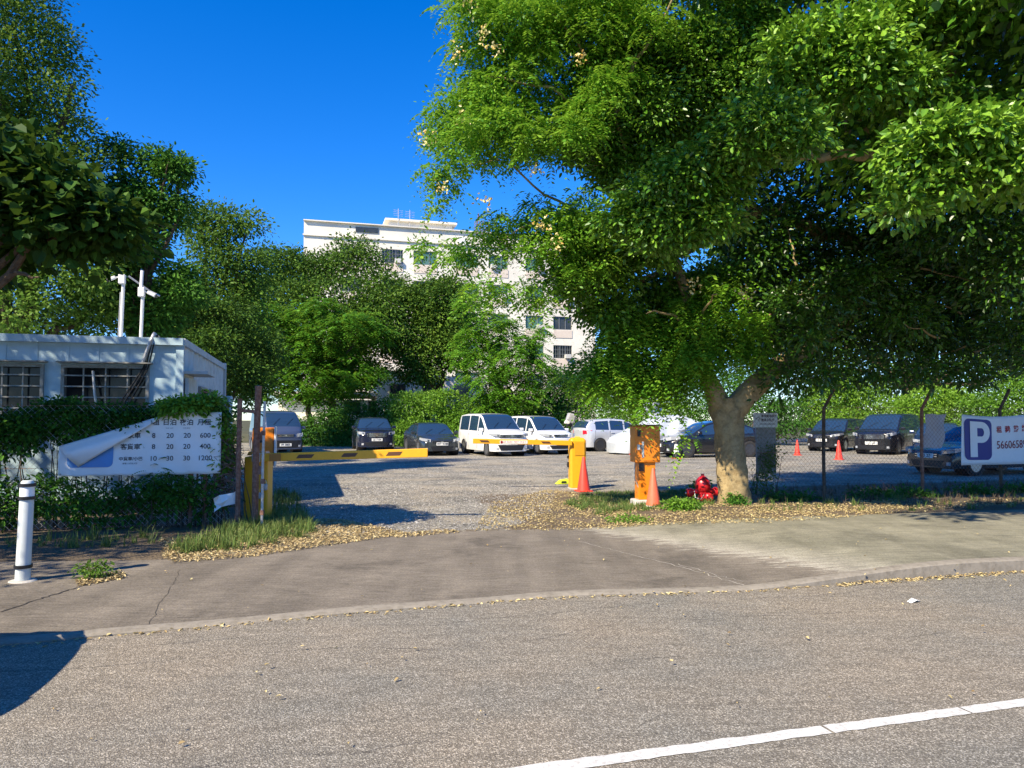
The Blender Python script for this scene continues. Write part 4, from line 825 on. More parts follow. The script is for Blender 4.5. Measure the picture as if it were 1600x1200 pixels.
# ================================================ RIGHT FENCE AND BANNER
fB = np.array([4.15, 13.45]); fE = fB+E*14
root, L = wires('chain_link_fence', 'rusty sagging chain link fence along the right footpath', fB, fE, 1.72, .12)
def fr_s(px):      # distance along the fence where it crosses an image column
    k = (px-800)/FPX; return (k*fB[1]-fB[0])/(E[0]-k*E[1])
for px in (1285, 1438, 1560): 
    s = fr_s(px); mb = MB(); mb.tube([(s, 0, -.1), (s+.0, 0, 1.0), (s+.03, 0, 1.82)], .032, 8); mb.tube([(s+.03, 0, 1.80), (s+.30, 0, 2.22)], .03, 7); mb.build('post', 'rust' if px == 1438 else 'bark_dark', root, True)
s = fr_s(1285); MB().tube([(s, -.04, 1.2), (s-.42, -.5, .0)], .02, 6).build('stay', 'bark_dark', root)
MB().tube([(.1, 0, -.1), (.1, 0, 1.85)], .03, 8).build('post', 'rust', root, True)
def P_sign():
    s0 = fr_s(1493); s1 = s0+3.3; q = fB+E*s0-N*.09; root = empty('parking_banner', (q[0], q[1], 0), ANG, 'white banner with blue P panel and phone number on the right fence', 'banner')
    dd = float(q[1]); z1 = float(P(1500, 647, dd)[2]); z0 = float(P(1493, 727, dd)[2])
    Wb = s1-s0
    def zmap(x, v): sag = -.05*math.sin(min(1, x/1.6)*math.pi*.9)*v; return z0+(z1-z0)*v+sag
    def surf(x, v): return .010*math.sin(x*4+v*1.5)+.003*math.sin(x*9-v*3)
    nx, nz = 60, 14; vs = [(Wb*i/nx+(.06*j/nz if i == 0 else 0), surf(Wb*i/nx, j/nz), zmap(Wb*i/nx, j/nz)) for i in range(nx+1) for j in range(nz+1)]
    o = MB().add(vs, [(i*(nz+1)+j, (i+1)*(nz+1)+j, (i+1)*(nz+1)+j+1, i*(nz+1)+j+1) for i in range(nx) for j in range(nz)]).build('sheet', 'banner', root, True); md = o.modifiers.new('s', 'SOLIDIFY'); md.thickness = .003
    Hh = z1-z0
    def M2(x, v, off): return (x, surf(x, v)-off, zmap(x, v))
    px0 = .10; pw = .68; r = .12; pts = []
    for cx, cv, a0 in ((px0+pw-r, .1+r/Hh, -90), (px0+pw-r, .93-r/Hh, 0), (px0+r, .93-r/Hh, 90), (px0+r, .1+r/Hh, 180)):
        pts += [(cx+r*math.cos(R(a0+a)), cv+r/Hh*math.sin(R(a0+a))) for a in range(0, 91, 10)]
    # radial grid keeps the panel on the wavy sheet
    n = len(pts); cx, cv = px0+pw/2, .515; vs = [M2(cx, cv, .008)]; rings = 9
    for k in range(1, rings+1): vs += [M2(cx+(a-cx)*k/rings, cv+(b-cv)*k/rings, .008) for a, b in pts]
    fs = [(0, 1+i, 1+(i+1) % n) for i in range(n)]+[(1+(k-1)*n+i, 1+k*n+i, 1+k*n+(i+1) % n, 1+(k-1)*n+(i+1) % n) for k in range(1, rings) for i in range(n)]
    MB().add(vs, fs).build('blue_panel', 'p_blue', root)
    # letter P from strips
    sx, sw = px0+.14, .18; T = MB()
    def strip2(x0, x1, v0, v1, nn=8): T.add([M2(x0+(x1-x0)*i/nn, v, .018) for i in range(nn+1) for v in (v0, v1)], [(2*i, 2*i+2, 2*i+3, 2*i+1) for i in range(nn)])
    for k in range(8): strip2(sx, sx+sw, .16+k*.09, .16+(k+1)*.09, 3)
    top, bot = .88, .45; mid = (top+bot)/2; ro = (top-bot)/2; ri = ro-.13; xr = sx+sw+.10; ring = []
    m_ = 16; kx = .24/ro*1.0
    strip2(sx+sw, xr, top-.13, top, 3); strip2(sx+sw, xr, bot, bot+.13, 3)
    vs = []
    for i in range(m_+1): a = -math.pi/2+math.pi*i/m_; vs += [M2(xr+math.cos(a)*.20, mid+math.sin(a)*ro, .018), M2(xr+math.cos(a)*.06, mid+math.sin(a)*ri, .018)]
    T.add(vs, [(2*i, 2*i+2, 2*i+3, 2*i+1) for i in range(m_)]); T.build('letter_p', 'banner', root)
    T = MB()
    for tx, x in (('租', .98), ('務', 1.21), ('熱', 1.44), ('線', 1.67)):
        v, f = text_mesh(tx, .15, 'CENTER', 0, .003); T.add([M2(x+a, .72+b/Hh, .008) for a, b, c in v], f)
    v, f = text_mesh('56606589', .235, 'LEFT', 0, .001); T2 = MB(); T2.add([M2(.90+a*.86, .40+b/Hh, .008) for a, b, c in v], f)
    T.build('red_lettering', 'ink_red', root); T2.build('phone_number', plain('ink_maroon', (.26, .02, .03), .6), root)
P_sign()
q = P(1196, 660, 15.2); root = empty('notice_board', (q[0], q[1], 0), ANG, 'white notice board on weathered panel behind the tree trunk', 'sign')
MB().box((0, 0, .95), (.46, .03, .95)).build('panel', 'tin', root); MB().box((-.02, -.03, 1.58), (.56, .02, .30)).build('board', 'plate', root); MB().tube([(-.2, .03, -.05), (-.2, .03, 1.7)], .02, 6).build('post', 'galv', root); MB().tube([(.2, .03, -.05), (.2, .03, 1.7)], .02, 6).build('post', 'galv', root)
T = MB()
for z, tx in ((1.66, '車場重地請勿'), (1.58, '擅進及亂拋')):
    v, f = text_mesh(tx, .062, 'LEFT', 0, .001); T.add([(-.13+a, -.043, z+b) for a, b, c in v], f)
T.tube([(-.27, -.042, 1.6), (-.2, -.042, 1.64), (-.16, -.042, 1.62), (-.2, -.042, 1.57)], .006, 4); T.box((.02, -.043, 1.50), (.38, .004, .012)); T.build('lettering', 'ink', root)
s = fr_s(1462); q = fB+E*s+N*.06; root = empty('grey_sheet', (q[0], q[1], 0), ANG, 'pale grey plastic sheet tied to the fence left of the P banner', 'sheet'); g = random.Random(2)
vs = [(-.28+i*.07+j*.012, .03*math.sin(i*1.2+j), 1.02+j*.085+.01*math.sin(i)) for i in range(8) for j in range(9)]
MB().add(vs, [(i*9+j, i*9+9+j, i*9+10+j, i*9+j+1) for i in range(7) for j in range(8)]).build('sheet', plain('pale_sheet', (.50, .47, .47), .7), root, True)

vine('creeper', 'dark creeper on the weathered panel under the white notice board', [((float(P(1196, 690, 15.1)[0])+i*.08-.08, 15.08, .25+i*.3), (.20, .08, .25)) for i in range(3)], 61, 'leaf_olive', 130, .05)
for i, px in enumerate((1215, 1345, 1400, 1500, 1570)):
    s_ = fr_s(px); q = fB+E*s_-N*.15; vine('weed', ['dark low weeds at the fence foot beside the notice board', 'dark low weeds at the fence foot between the first two posts', 'low shrub at the fence foot left of the rusty post', 'dark weeds under the left end of the P banner', 'dark weeds under the phone number of the P banner'][i], [((q[0], q[1], .12), (.38, .25, .16)), ((q[0]+.4, q[1]+.1, .1), (.3, .2, .12))], 62+i, 'leaf_mid', 130, .06, cat='plant')

q = G(1428, 941); root = empty('paper_scrap', (q[0], q[1], .002), .4, 'crumpled white paper scrap lying on the road near the right kerb', 'litter'); MB().add([(-.06, -.02, 0), (.0, -.03, .02), (.07, -.01, .005), (.06, .03, .012), (.0, .02, .03), (-.05, .03, .004)], [(0, 1, 4, 5), (1, 2, 3, 4)]).build('sheet', 'banner', root)

# ================================================ CARS
def car(name, label, pos, heading, L, W, Hh, prof, belt, body, glass_top=(.2, .4), side_win=((.22, .44), (.46, .68), (.70, .86)), rear_glass=None, wheel_r=.32, axles=(.19, .80), tumble=.16,
        grille=None, head=None, plate='AB 1234', tail=None, rim='rim', group='cars parked in the car park', bow=.16, spokes=5, sill=.22, lower=None, cover=False, roofc=None, mirror=True, extras=None, cat='car', intake=(.55, .25, .42), plate_z=.55, chrome_bar=True):
    """front toward +X. grid body: side rows x stations, one sheet; glass split off as its own parts"""
    root = empty(name, (pos[0], pos[1], float(H(pos[0], pos[1]))), heading, label, cat, group)
    tp = np.array([p[0] for p in prof]); zp = np.array([p[1] for p in prof]); ts = np.unique(np.concatenate([np.linspace(0, 1, 61), tp, np.array([a-wheel_r*1.12/L for a in axles]+[a+wheel_r*1.12/L for a in axles]), np.array([x for w_ in side_win for x in w_])]))
    top = np.interp(ts, tp, zp)
    for _ in range(2): top[1:-1] = top[1:-1]*.6+.2*(top[:-2]+top[2:])
    bl = np.array([belt[0]+(belt[1]-belt[0])*t for t in ts]); bl = np.minimum(bl, top-.10)
    hwb = W/2*(1-.16*np.clip(1-ts/.13, 0, 1)**2-.10*np.clip((ts-.9)/.1, 0, 1)**2)
    def sillz(t): 
        z = sill
        for a in axles:
            dx = (t-a)*L; r = wheel_r*1.12
            if abs(dx) < r: z = max(z, wheel_r+math.sqrt(r*r-dx*dx))
        return z
    xf = lambda t, k: L/2-L*t-bow*abs(k)**3*max(0, 1-t/.12)+bow*.7*abs(k)**3*max(0, (t-.9)/.1)
    rows = []        # rows from sill to the roof centre: (kind, y, z) per station
    n = len(ts); Z0 = np.array([sillz(t) for t in ts]); V = []
    low = [(0.0, .975), (.12, .985), (.35, 1.0), (.6, 1.0), (.82, .995), (.95, .985), (1.0, .972)]
    for u, k in low: V.append((hwb*k, Z0+(bl-Z0)*u))
    gt = np.maximum(top-.075, bl+.012); hgt = np.maximum(Hh-.05-bl, .3)
    for u in (.04, .35, .7, 1.0): z = bl+(gt-bl)*u; V.append((hwb*.972-tumble*(z-bl)/hgt*(1 if 1 else 0), z))
    yt = V[-1][0]; V.append((yt*.985-.012, top-.035)); V.append((yt*.94-.02, top-.012)); 
    for k in (.80, .55, .28, 0): V.append((yt*k, top+(1-k*k)*.025))
    Yr = np.array([v[0] for v in V]); Zr = np.array([v[1] for v in V]); nr = len(V)     # (rows, stations)
    prow = []
    for side in (1, -1):
        for r in (range(nr) if side == 1 else range(nr-2, -1, -1)): prow.append((r, side))
    co = [];
    for r, sd in prow:
        for i in range(n): k = sd*Yr[r, i]/(W/2); co.append((xf(ts[i], k), sd*Yr[r, i], Zr[r, i]))
    faces = {'body': [], 'windscreen': [], 'rear_window': [], 'side_window': []}; m_ = len(prow)
    if lower: faces['bumper_trim'] = []
    for a in range(m_-1):
        ra, rb = prow[a][0], prow[a+1][0]; lo, hi = min(ra, rb), max(ra, rb)
        for i in range(n-1):
            t = (ts[i]+ts[i+1])/2; f = (a*n+i, a*n+i+1, (a+1)*n+i+1, (a+1)*n+i); kind = 'body'
            if not cover:
                if 7 <= lo and hi <= 10 and any(w0 <= t <= w1 for w0, w1 in side_win) and min(gt[i]-bl[i], gt[i+1]-bl[i+1]) > .06: kind = 'side_window'
                if lo >= 12 and glass_top[0] < t < glass_top[1]: kind = 'windscreen'
                if lo >= 12 and rear_glass and rear_glass[0] < t < rear_glass[1]: kind = 'rear_window'
                if lower and hi <= 2: kind = 'bumper_trim'
            faces[kind].append(f)
    # front and rear faces: bilinear between the two sides, following the bow
    def endface(i, rear):
        ks = np.linspace(-1, 1, 15); vs = []; 
        for r in range(nr):
            for k in ks: y = k*Yr[r, i]; vs.append((xf(ts[i], y/(W/2)), y, Zr[r, i]))
        fb = []; fg = []; base = len(co); co.extend(vs); q = len(ks)
        for r in range(nr-1):
            for j in range(q-1):
                f = (base+r*q+j, base+r*q+j+1, base+(r+1)*q+j+1, base+(r+1)*q+j); f = f if rear else f[::-1]
                if rear and not cover and 7 <= r <= 9 and 1 < j < q-3+1 and gt[i]-bl[i] > .15: faces['rear_window'].append(f)
                else: faces['body'].append(f)
    endface(0, False); endface(n-1, True)
    co = np.array(co)
    if cover:
        g = np.random.default_rng(3); co[:, 1] += .03*np.sin(co[:, 0]*7+co[:, 2]*4)*np.sign(co[:, 1]); co[:, 2] += .012*np.sin(co[:, 0]*9+co[:, 1]*6)
    matof = {'body': body, 'windscreen': MT['cglass'], 'rear_window': MT['cglass'], 'side_window': MT['cglass'], 'bumper_trim': MT[lower] if lower else None}
    for k, fl in faces.items():
        if not fl: continue
        groups = [(k, fl)]
        if k == 'side_window':
            groups = [('side_window', [f for f in fl if sd*co[f[0]][1] > 0 and w0 <= ts[min(f[0] % n, f[1] % n)]+1e-6 and ts[max(f[0] % n, f[1] % n)] <= w1+1e-6]) for sd in (1, -1) for w0, w1 in side_win]
        for nm, ff in groups:
            if not ff: continue
            ff = np.array(ff); us, inv = np.unique(ff.ravel(), return_inverse=True)
            o = raw(nm, co[us], inv.reshape(ff.shape), np.full(len(ff), 4), matof[k], root, None, True)
            try: o.data.set_sharp_from_angle(angle=R(50))
            except Exception: pass
    fx = lambda y: xf(0, y/(W/2)); rx = lambda y: xf(1, y/(W/2))
    hw = W/2*.84
    if cover:
        return root
    def patch(nm, c4, mat, off=.012, th=.03, rear=False, parent=None, nx=6):
        """c4: (y,z) corners bl, br, tr, tl on the front or rear face"""
        vs = []; 
        for layer in (0, 1):
            for j in range(3):
                v = j/2
                for i in range(nx+1):
                    u = i/nx; y = (c4[0][0]*(1-u)+c4[1][0]*u)*(1-v)+(c4[3][0]*(1-u)+c4[2][0]*u)*v; z = (c4[0][1]*(1-u)+c4[1][1]*u)*(1-v)+(c4[3][1]*(1-u)+c4[2][1]*u)*v
                    x = (rx(y)-off if rear else fx(y)+off)+(0 if layer == 0 else (th if rear else -th)); vs.append((x, y, z))
        q = nx+1; fs = []
        for j in range(2):
            for i in range(nx): fs += [(j*q+i, j*q+i+1, (j+1)*q+i+1, (j+1)*q+i), (3*q+(j+1)*q+i, 3*q+(j+1)*q+i+1, 3*q+j*q+i+1, 3*q+j*q+i)]
        for i in range(nx): fs += [(i, 3*q+i, 3*q+i+1, i+1), (2*q+i+1, 5*q+i+1, 5*q+i, 2*q+i)]
        for j in range(2): fs += [(j*q, (j+1)*q, 3*q+(j+1)*q, 3*q+j*q), (j*q+nx, 3*q+j*q+nx, 3*q+(j+1)*q+nx, (j+1)*q+nx)]
        return MB().add(vs, fs).build(nm, mat, parent or root)
    zh = top[0]
    if head:
        y0, y1, z0, z1, rise = head
        for s in (1, -1):
            o = patch('headlight', [(s*y0, z0), (s*y1, z0+rise), (s*y1, z1+rise), (s*y0, z1)], 'lamp', .014)
            # the lamp wraps into the wing
            sv = [(fx(y1)-.01+0, s*(y1-.0), z0+rise), (L/2-bow-.34, s*(hwb[6]*1.0+.012), z0+rise+.05), (L/2-bow-.30, s*(hwb[6]*1.0+.010), z1+rise+.02), (fx(y1)-.01, s*y1, z1+rise)]
            sv += [(x-.02, y-s*.03, z) for x, y, z in sv]
            MB().add(sv, [(0, 1, 2, 3), (4, 7, 6, 5), (0, 4, 5, 1), (3, 2, 6, 7)]).build('lens_corner', 'lamp', o)
            patch('lamp_bulb', [(s*(y0+.05), z0+.02), (s*(y0+.14), z0+.025), (s*(y0+.14), z1-.015), (s*(y0+.05), z1-.02)], 'chrome', .018, .01, parent=o, nx=2)
    if grille:
        yg, z0, z1, cb = grille; gr = patch('grille', [(-yg*.92, z0), (yg*.92, z0), (yg, z1), (-yg, z1)], 'black', .013, .03, nx=10)
        for k in range(cb):
            z = z0+(z1-z0)*(k+.5)/cb; patch('grille_bar', [(-yg*.9, z-.012), (yg*.9, z-.012), (yg*.9, z+.012), (-yg*.9, z+.012)], 'chrome' if chrome_bar else 'rim_dark', .022, .012, parent=gr, nx=10)
        patch('badge', [(-.055, (z0+z1)/2-.03), (.055, (z0+z1)/2-.03), (.05, (z0+z1)/2+.04), (-.05, (z0+z1)/2+.04)], 'chrome', .03, .015, nx=2)
    if intake:
        yi, z0, z1 = intake; patch('air_intake', [(-yi*.8, z0), (yi*.8, z0), (yi, z1), (-yi, z1)], 'black', .014, .03, nx=8)
        for s in (1, -1): patch('fog_lamp', [(s*(hw-.14), z0+.04), (s*(hw-.04), z0+.04), (s*(hw-.04), z0+.13), (s*(hw-.14), z0+.13)], 'lamp', .018, .02, nx=2)
    pl = patch('licence_plate', [(-.26, plate_z-.065), (.26, plate_z-.065), (.26, plate_z+.065), (-.26, plate_z+.065)], 'plate', .035, .012, nx=2)
    v, f = text_mesh(plate, .125, 'CENTER', 0, .002); MB().add([(L/2+.037+.003, a, plate_z+b) for a, b, c in v], f).build('plate_lettering', 'ink', pl)
    if tail:
        y0, y1, z0, z1 = tail
        for s in (1, -1):
            o = patch('tail_light', [(s*y0, z0), (s*y1, z0+.03), (s*y1, z1), (s*y0, z1)], 'tail', .015, .03, rear=True)
            sv = [(-L/2+bow*.7-.03, s*(hwb[-1]-.0), z0), (-L/2+bow*.7+.28, s*(hwb[-7]+.006), z1+.0), (-L/2+bow*.7+.02, s*(hwb[-1]+.004), z1+.02)]; sv += [(x, y-s*.03, z) for x, y, z in sv]
            MB().add(sv, [(0, 1, 2), (5, 4, 3), (0, 3, 4, 1), (1, 4, 5, 2), (2, 5, 3, 0)]).build('lens_corner', 'tail', o)
        patch('rear_plate', [(-.26, .62), (.26, .62), (.26, .73), (-.26, .73)], plain('plate_yellow', (.8, .55, .05)), .03, .012, rear=True, nx=2)
    for a in axles:
        for s in (1, -1):
            x = L/2-L*a; M = Matrix.Rotation(R(-90*s), 3, 'X'); cy = s*(W/2-.19)
            wh = bpy.data.objects.new('wheel', None); COL.objects.link(wh); wh.parent = root; wh.location = (x, cy, wheel_r); r = wheel_r; ri = r*.68
            MB().lathe([(ri, -.02), (r*.96, 0), (r, .03), (r, .15), (r*.95, .18), (ri, .185), (ri*.97, .14), (ri*.97, .0)], (0, 0, 0), 28, M).build('tyre', 'tyre', wh, True)
            b = MB(); b.lathe([(ri, .175), (ri*.9, .15), (ri*.88, .05), (0, .05)], (0, 0, 0), 28, M)
            b.lathe([(0, .15), (.05, .15), (.06, .1), (.06, .05)], (0, 0, 0), 12, M)
            for k in range(spokes):
                Mk = M @ Matrix.Rotation(2*math.pi*k/spokes, 3, 'Z'); b.box(Mk @ Vector((ri*.48, 0, .125)), (ri*.9, ri*(.26 if spokes < 8 else .14), .03), Mk)
            b.build('rim', MT[rim], wh); MB().lathe([(ri*.87, .052), (0, .052)], (0, 0, 0), 20, M).build('hub_shadow', 'black', wh)
    u = MB(); u.box((0, 0, sill+.18), (L*.92, W*.80, .42)); u.build('underbody', 'black', root)
    for a in axles:
        for s in (1, -1): MB().lathe([(wheel_r*1.1, -.28), (wheel_r*1.1, .13)], (L/2-L*a, s*(W/2-.17), wheel_r), 24, Matrix.Rotation(R(-90*s), 3, 'X')).build('wheel_arch', 'black', root)
    if mirror:
        i = int(np.argmin(abs(ts-(glass_top[0]+.06)))); z = bl[i]+.10
        for s in (1, -1):
            o = MB().box((L/2-L*ts[i], s*(W/2+.09), z), (.11, .20, .14)).build('door_mirror', body, root, bevel=.03); MB().box((L/2-L*ts[i]-.058, s*(W/2+.09), z), (.006, .16, .10)).build('mirror_glass', 'cglass', o)
    for w0, w1 in side_win[:2]:
        i = int(np.argmin(abs(ts-(w1-.03))))
        for s in (1, -1): MB().box((L/2-L*ts[i], s*(W/2+.008), bl[i]-.12), (.20, .03, .028)).build('door_handle', body if lower is None else 'black', root, bevel=.008)
    for w0, w1 in side_win[:3]:       # shut lines
        for s in (1, -1):
            t = w1+.008; i = int(np.argmin(abs(ts-t))); x = L/2-L*t; MB().box((x, s*(W/2-.0005), (Z0[i]+.06+bl[i])/2), (.008, .006, max(.1, bl[i]-Z0[i]-.08))).build('shut_line', 'black', root)
    t = (glass_top[0]+.012); i = int(np.argmin(abs(ts-t))); 
    for s in (-.45, .15): j = int(np.argmin(abs(ts-(t+.07)))); MB().tube([(xf(ts[i], 0), s, top[i]+.04), (xf(ts[j], 0)+.0, s+.35, top[j]+.045)], .008, 4).build('wiper', 'black', root)
    return root
MPV = [(0, .74), (.015, .90), (.05, 1.0), (.14, 1.09), (.19, 1.14), (.24, 1.30), (.34, 1.68), (.40, 1.79), (.55, 1.83), (.80, 1.83), (.93, 1.79), (.97, 1.68), (1, 1.25)]
VAN = [(0, .80), (.012, 1.0), (.05, 1.12), (.075, 1.18), (.20, 1.74), (.26, 1.91), (.36, 1.97), (.8, 1.98), (.97, 1.95), (1, 1.75)]
SUV = [(0, .80), (.015, .96), (.08, 1.03), (.22, 1.10), (.26, 1.15), (.38, 1.55), (.45, 1.65), (.6, 1.68), (.8, 1.64), (.90, 1.52), (.97, 1.15), (1, .95)]
SED = [(0, .58), (.015, .68), (.08, .76), (.24, .88), (.28, .93), (.42, 1.33), (.50, 1.41), (.62, 1.42), (.74, 1.36), (.88, 1.12), (.98, 1.05), (1, .85)]
PRI = [(0, .56), (.015, .68), (.08, .80), (.20, .92), (.24, .97), (.40, 1.40), (.50, 1.49), (.62, 1.48), (.78, 1.36), (.92, 1.14), (.98, 1.10), (1, .85)]
HAT = [(0, .66), (.015, .80), (.08, .90), (.20, .98), (.24, 1.04), (.38, 1.46), (.46, 1.56), (.62, 1.60), (.85, 1.55), (.94, 1.46), (.985, 1.2), (1, 1.0)]
def carpos(px, py, dy=0): q = G(px, py); return q
HN = ANG-math.pi/2          # facing the road
def front_at(px, py, heading, L): q = G(px, py); return (q[0]-math.cos(heading)*L/2, q[1]-math.sin(heading)*L/2)
wht = paint('pearl_white_paint', (.80, .80, .78)); dkb = paint('midnight_blue_paint', (.008, .012, .035), .2); blk = paint('black_paint', (.006, .007, .010), .1); gph = paint('graphite_paint', (.045, .055, .06), .5); slb = paint('shaded_silver_blue', (.06, .085, .15), .3, .35); slv = paint('silver_paint', (.66, .68, .70), .35, .3); blu = paint('blue_paint', (.008, .025, .085), .3)  # silver blue is darkened to carry the shade on the van
h = HN+R(14); pz = front_at(446, 710, h, 4.7); car('parked_van', 'silver blue van with dark lower bumper, at far left of the car park', pz, h, 4.7, 1.72, 1.98, VAN, (1.08, 1.12), slb, (.085, .25), ((.13, .27), (.30, .55), (.58, .93)), None, .33, (.14, .78), .10, (.40, .78, .90, 2), (.52, .80, .76, .93, .03), 'PF 3805', None, bow=.14, cat='van', intake=(.75, .28, .62), plate_z=.42, spokes=6)
h = HN+R(1); car('parked_car', 'midnight blue off-roader facing the entrance, between the silver van and graphite coupe', front_at(589, 706, h, 4.6), h, 4.6, 1.85, 1.69, SUV, (1.06, 1.12), dkb, (.25, .44), ((.30, .46), (.48, .66), (.69, .82)), (.82, .95), .36, (.19, .80), .20, (.52, .70, .92, 4), (.58, .88, .82, .95, .03), 'LE 7104', None, bow=.2, plate_z=.58, intake=(.6, .28, .46), chrome_bar=True)
h = HN+R(4); car('parked_car', 'graphite grey coupe with silver lower lip, left of the front white people carrier', front_at(691, 713, h, 4.4), h, 4.4, 1.80, 1.42, SED, (.86, .94), gph, (.26, .50), ((.34, .55), (.58, .76)), (.68, .88), .34, (.19, .79), .22, (.44, .56, .64, 1), (.50, .84, .60, .72, .05), 'WT 9188', None, bow=.22, plate_z=.52, intake=(.52, .22, .42), chrome_bar=False)
h = HN+R(8); car('parked_car', 'white people carrier with dark grille behind the tip of the right barrier arm', front_at(800, 714, h, 4.7), h, 4.7, 1.74, 1.84, MPV, (1.02, 1.08), wht, (.185, .41), ((.23, .40), (.42, .64), (.66, .90)), None, .32, (.17, .79), .12, (.60, .80, .93, 3), (.52, .80, .84, .95, .03), 'AB 3', None, bow=.16, plate_z=.56, intake=(.62, .26, .5))
h = HN+R(10); car('parked_car', 'white people carrier partly behind the right yellow barrier housing', front_at(877, 711, h, 4.7), h, 4.7, 1.70, 1.72, [(a, b*.945) for a, b in MPV], (.98, 1.03), wht, (.185, .41), ((.23, .40), (.42, .64), (.66, .90)), None, .32, (.17, .79), .13, (.36, .80, .90, 2), (.44, .78, .78, .90, .04), 'RX 205', None, bow=.2, plate_z=.50, intake=(.56, .26, .42))
q = G(955, 706); h = R(22); car('parked_car', 'silver hatchback seen from behind with red tail light, left of the covered car', (q[0]+.3, q[1]+1.2), h, 4.1, 1.70, 1.60, HAT, (.98, 1.06), slv, (.24, .44), ((.28, .46), (.48, .66), (.68, .86)), (.93, .99), .32, (.18, .80), .14, (.5, .7, .8, 1), (.5, .78, .74, .84, .03), 'TN 41', (.52, .76, .84, 1.04), bow=.14, spokes=9, rim='rim_dark')
COV = [(0, .50), (.03, .72), (.12, .90), (.26, 1.22), (.40, 1.58), (.52, 1.74), (.64, 1.76), (.75, 1.60), (.90, 1.25), (.97, 1.10), (1, .8)]
q = G(1032, 711); car('covered_car', 'car under a pale silver cover between the silver hatchback and black saloon', (q[0]+.3, q[1]+1.2), R(190), 5.0, 1.95, 1.80, COV, (.9, 1.0), MT['cover'], cover=True, sill=.07, wheel_r=.01, axles=(.2, .8), tumble=.35)
h = ANG+math.pi+R(-4); q = G(1068, 716); car('parked_car', 'black saloon in profile behind the tree trunk, pointing left', (q[0]-math.cos(h)*1.42+.0, q[1]-math.sin(h)*1.42+.85), h, 4.6, 1.78, 1.50, PRI, (.90, 1.0), blk, (.235, .46), ((.28, .48), (.50, .70), (.72, .84)), (.74, .93), .335, (.19, .80), .2, (.40, .56, .66, 1), (.42, .80, .66, .80, .07), 'SP 620', None, bow=.3, spokes=10, rim='rim_dark', plate_z=.5)
h = R(228); car('parked_car', 'black people carrier behind the fence, left of two', front_at(1284, 706, h, 4.7), h, 4.7, 1.76, 1.62, [(a, b*.885) for a, b in MPV], (.96, 1.02), blk, (.185, .41), ((.23, .40), (.42, .64), (.66, .90)), None, .33, (.18, .79), .14, (.40, .66, .78, 2), (.46, .80, .72, .83, .06), 'KB 51', None, bow=.24, plate_z=.56, spokes=10)
h = R(226); car('parked_car', 'larger black people carrier behind the fence, right of two, with chrome grille', front_at(1362, 711, h, 4.8), h, 4.8, 1.80, 1.86, MPV, (1.05, 1.10), blk, (.185, .41), ((.23, .40), (.42, .64), (.66, .90)), None, .34, (.18, .79), .12, (.58, .70, .90, 4), (.62, .84, .82, .95, .04), 'UG 88', None, bow=.2, plate_z=.52, spokes=8)
h = R(236); car('parked_car', 'dark blue car low behind the wire fence left of the P banner', front_at(1462, 716, h, 4.4), h, 4.4, 1.75, 1.45, SED, (.9, .98), blu, (.26, .50), ((.34, .55), (.58, .76)), (.68, .88), .32, (.19, .79), .2, (.4, .56, .66, 1), (.5, .82, .60, .72, .05), 'VD 30', None, bow=.2)
h = ANG+math.pi+R(4); q = G(1512, 745); car('parked_car', 'dark grey saloon half hidden behind the P banner', (q[0]-math.cos(h)*1.40, q[1]-math.sin(h)*1.4+.9), h, 4.5, 1.78, 1.45, SED, (.88, .96), gph, (.26, .50), ((.34, .55), (.58, .76)), (.68, .88), .33, (.19, .80), .2, (.4, .5, .62, 2), (.5, .82, .60, .72, .05), 'ND 27', None, bow=.2, spokes=7)
# unseen car added at the near kerb to throw rounded shade on the road
q = XY(-6.72, -1.5+float(kerb_n(np.array(-6.5)))+.24); car('parked_car', 'unseen white people carrier added at the near kerb to throw shade on the road', (q[0], q[1]), ANG, 4.5, 1.74, 1.84, MPV, (1.02, 1.08), wht, (.185, .41), ((.23, .40), (.42, .64), (.66, .90)), None, .32, (.17, .79), .12, (.60, .80, .93, 3), (.52, .80, .84, .95, .03), 'HJ 914', None, group=None)

# ================================================ TREES AND BUSHES IN THE BACKGROUND
GT = 'trees around the car park'
def gp(px, d): q = P(px, 655, d); return (q[0], q[1], 0)
autotree('broadleaf_tree', 'round dark green tree in front of the left end of the apartment block', 'tree', [(460, 428, 50, 64, 50), (540, 416, 50, 62, 40), (608, 462, 49, 44, 42), (420, 470, 49, 52, 60), (520, 480, 47, 85, 70), (600, 520, 47, 52, 60), (450, 545, 47, 60, 60), (545, 570, 47, 70, 45)], gp(520, 49), .32, 'leaf', 101, 'leaf_dark', 8000, 11, .22, GT, dd=3, spread=.42, tonebias=.6)
autotree('broadleaf_tree', 'dark small-crowned tree with forked dark trunk right of the round tree', 'tree', [(680, 462, 46, 42, 34), (705, 495, 46, 40, 38), (660, 520, 46, 42, 45), (700, 545, 46, 40, 40), (655, 580, 45, 36, 26), (645, 470, 46, 26, 28)], gp(692, 46), .22, 'leaf', 102, 'leaf_dark', 4600, 11, .2, GT, dd=4, spread=.36, tonebias=.62)
autotree('feathery_tree', 'mid green feathery tree in front of the round dark tree', 'tree', [(385, 500, 41, 48, 40), (365, 560, 41, 42, 45), (440, 530, 41, 45, 40), (500, 505, 41, 48, 38), (560, 515, 41, 48, 36), (480, 570, 41, 55, 45), (550, 580, 41, 50, 35), (420, 600, 41, 45, 25), (500, 610, 41, 40, 26)], gp(490, 41), .2, 'frond', 103, 'leaf_feather', 3600, leaf=.85, dd=4.5, group=GT, pairs=6, tonebias=.15, lw=.6)
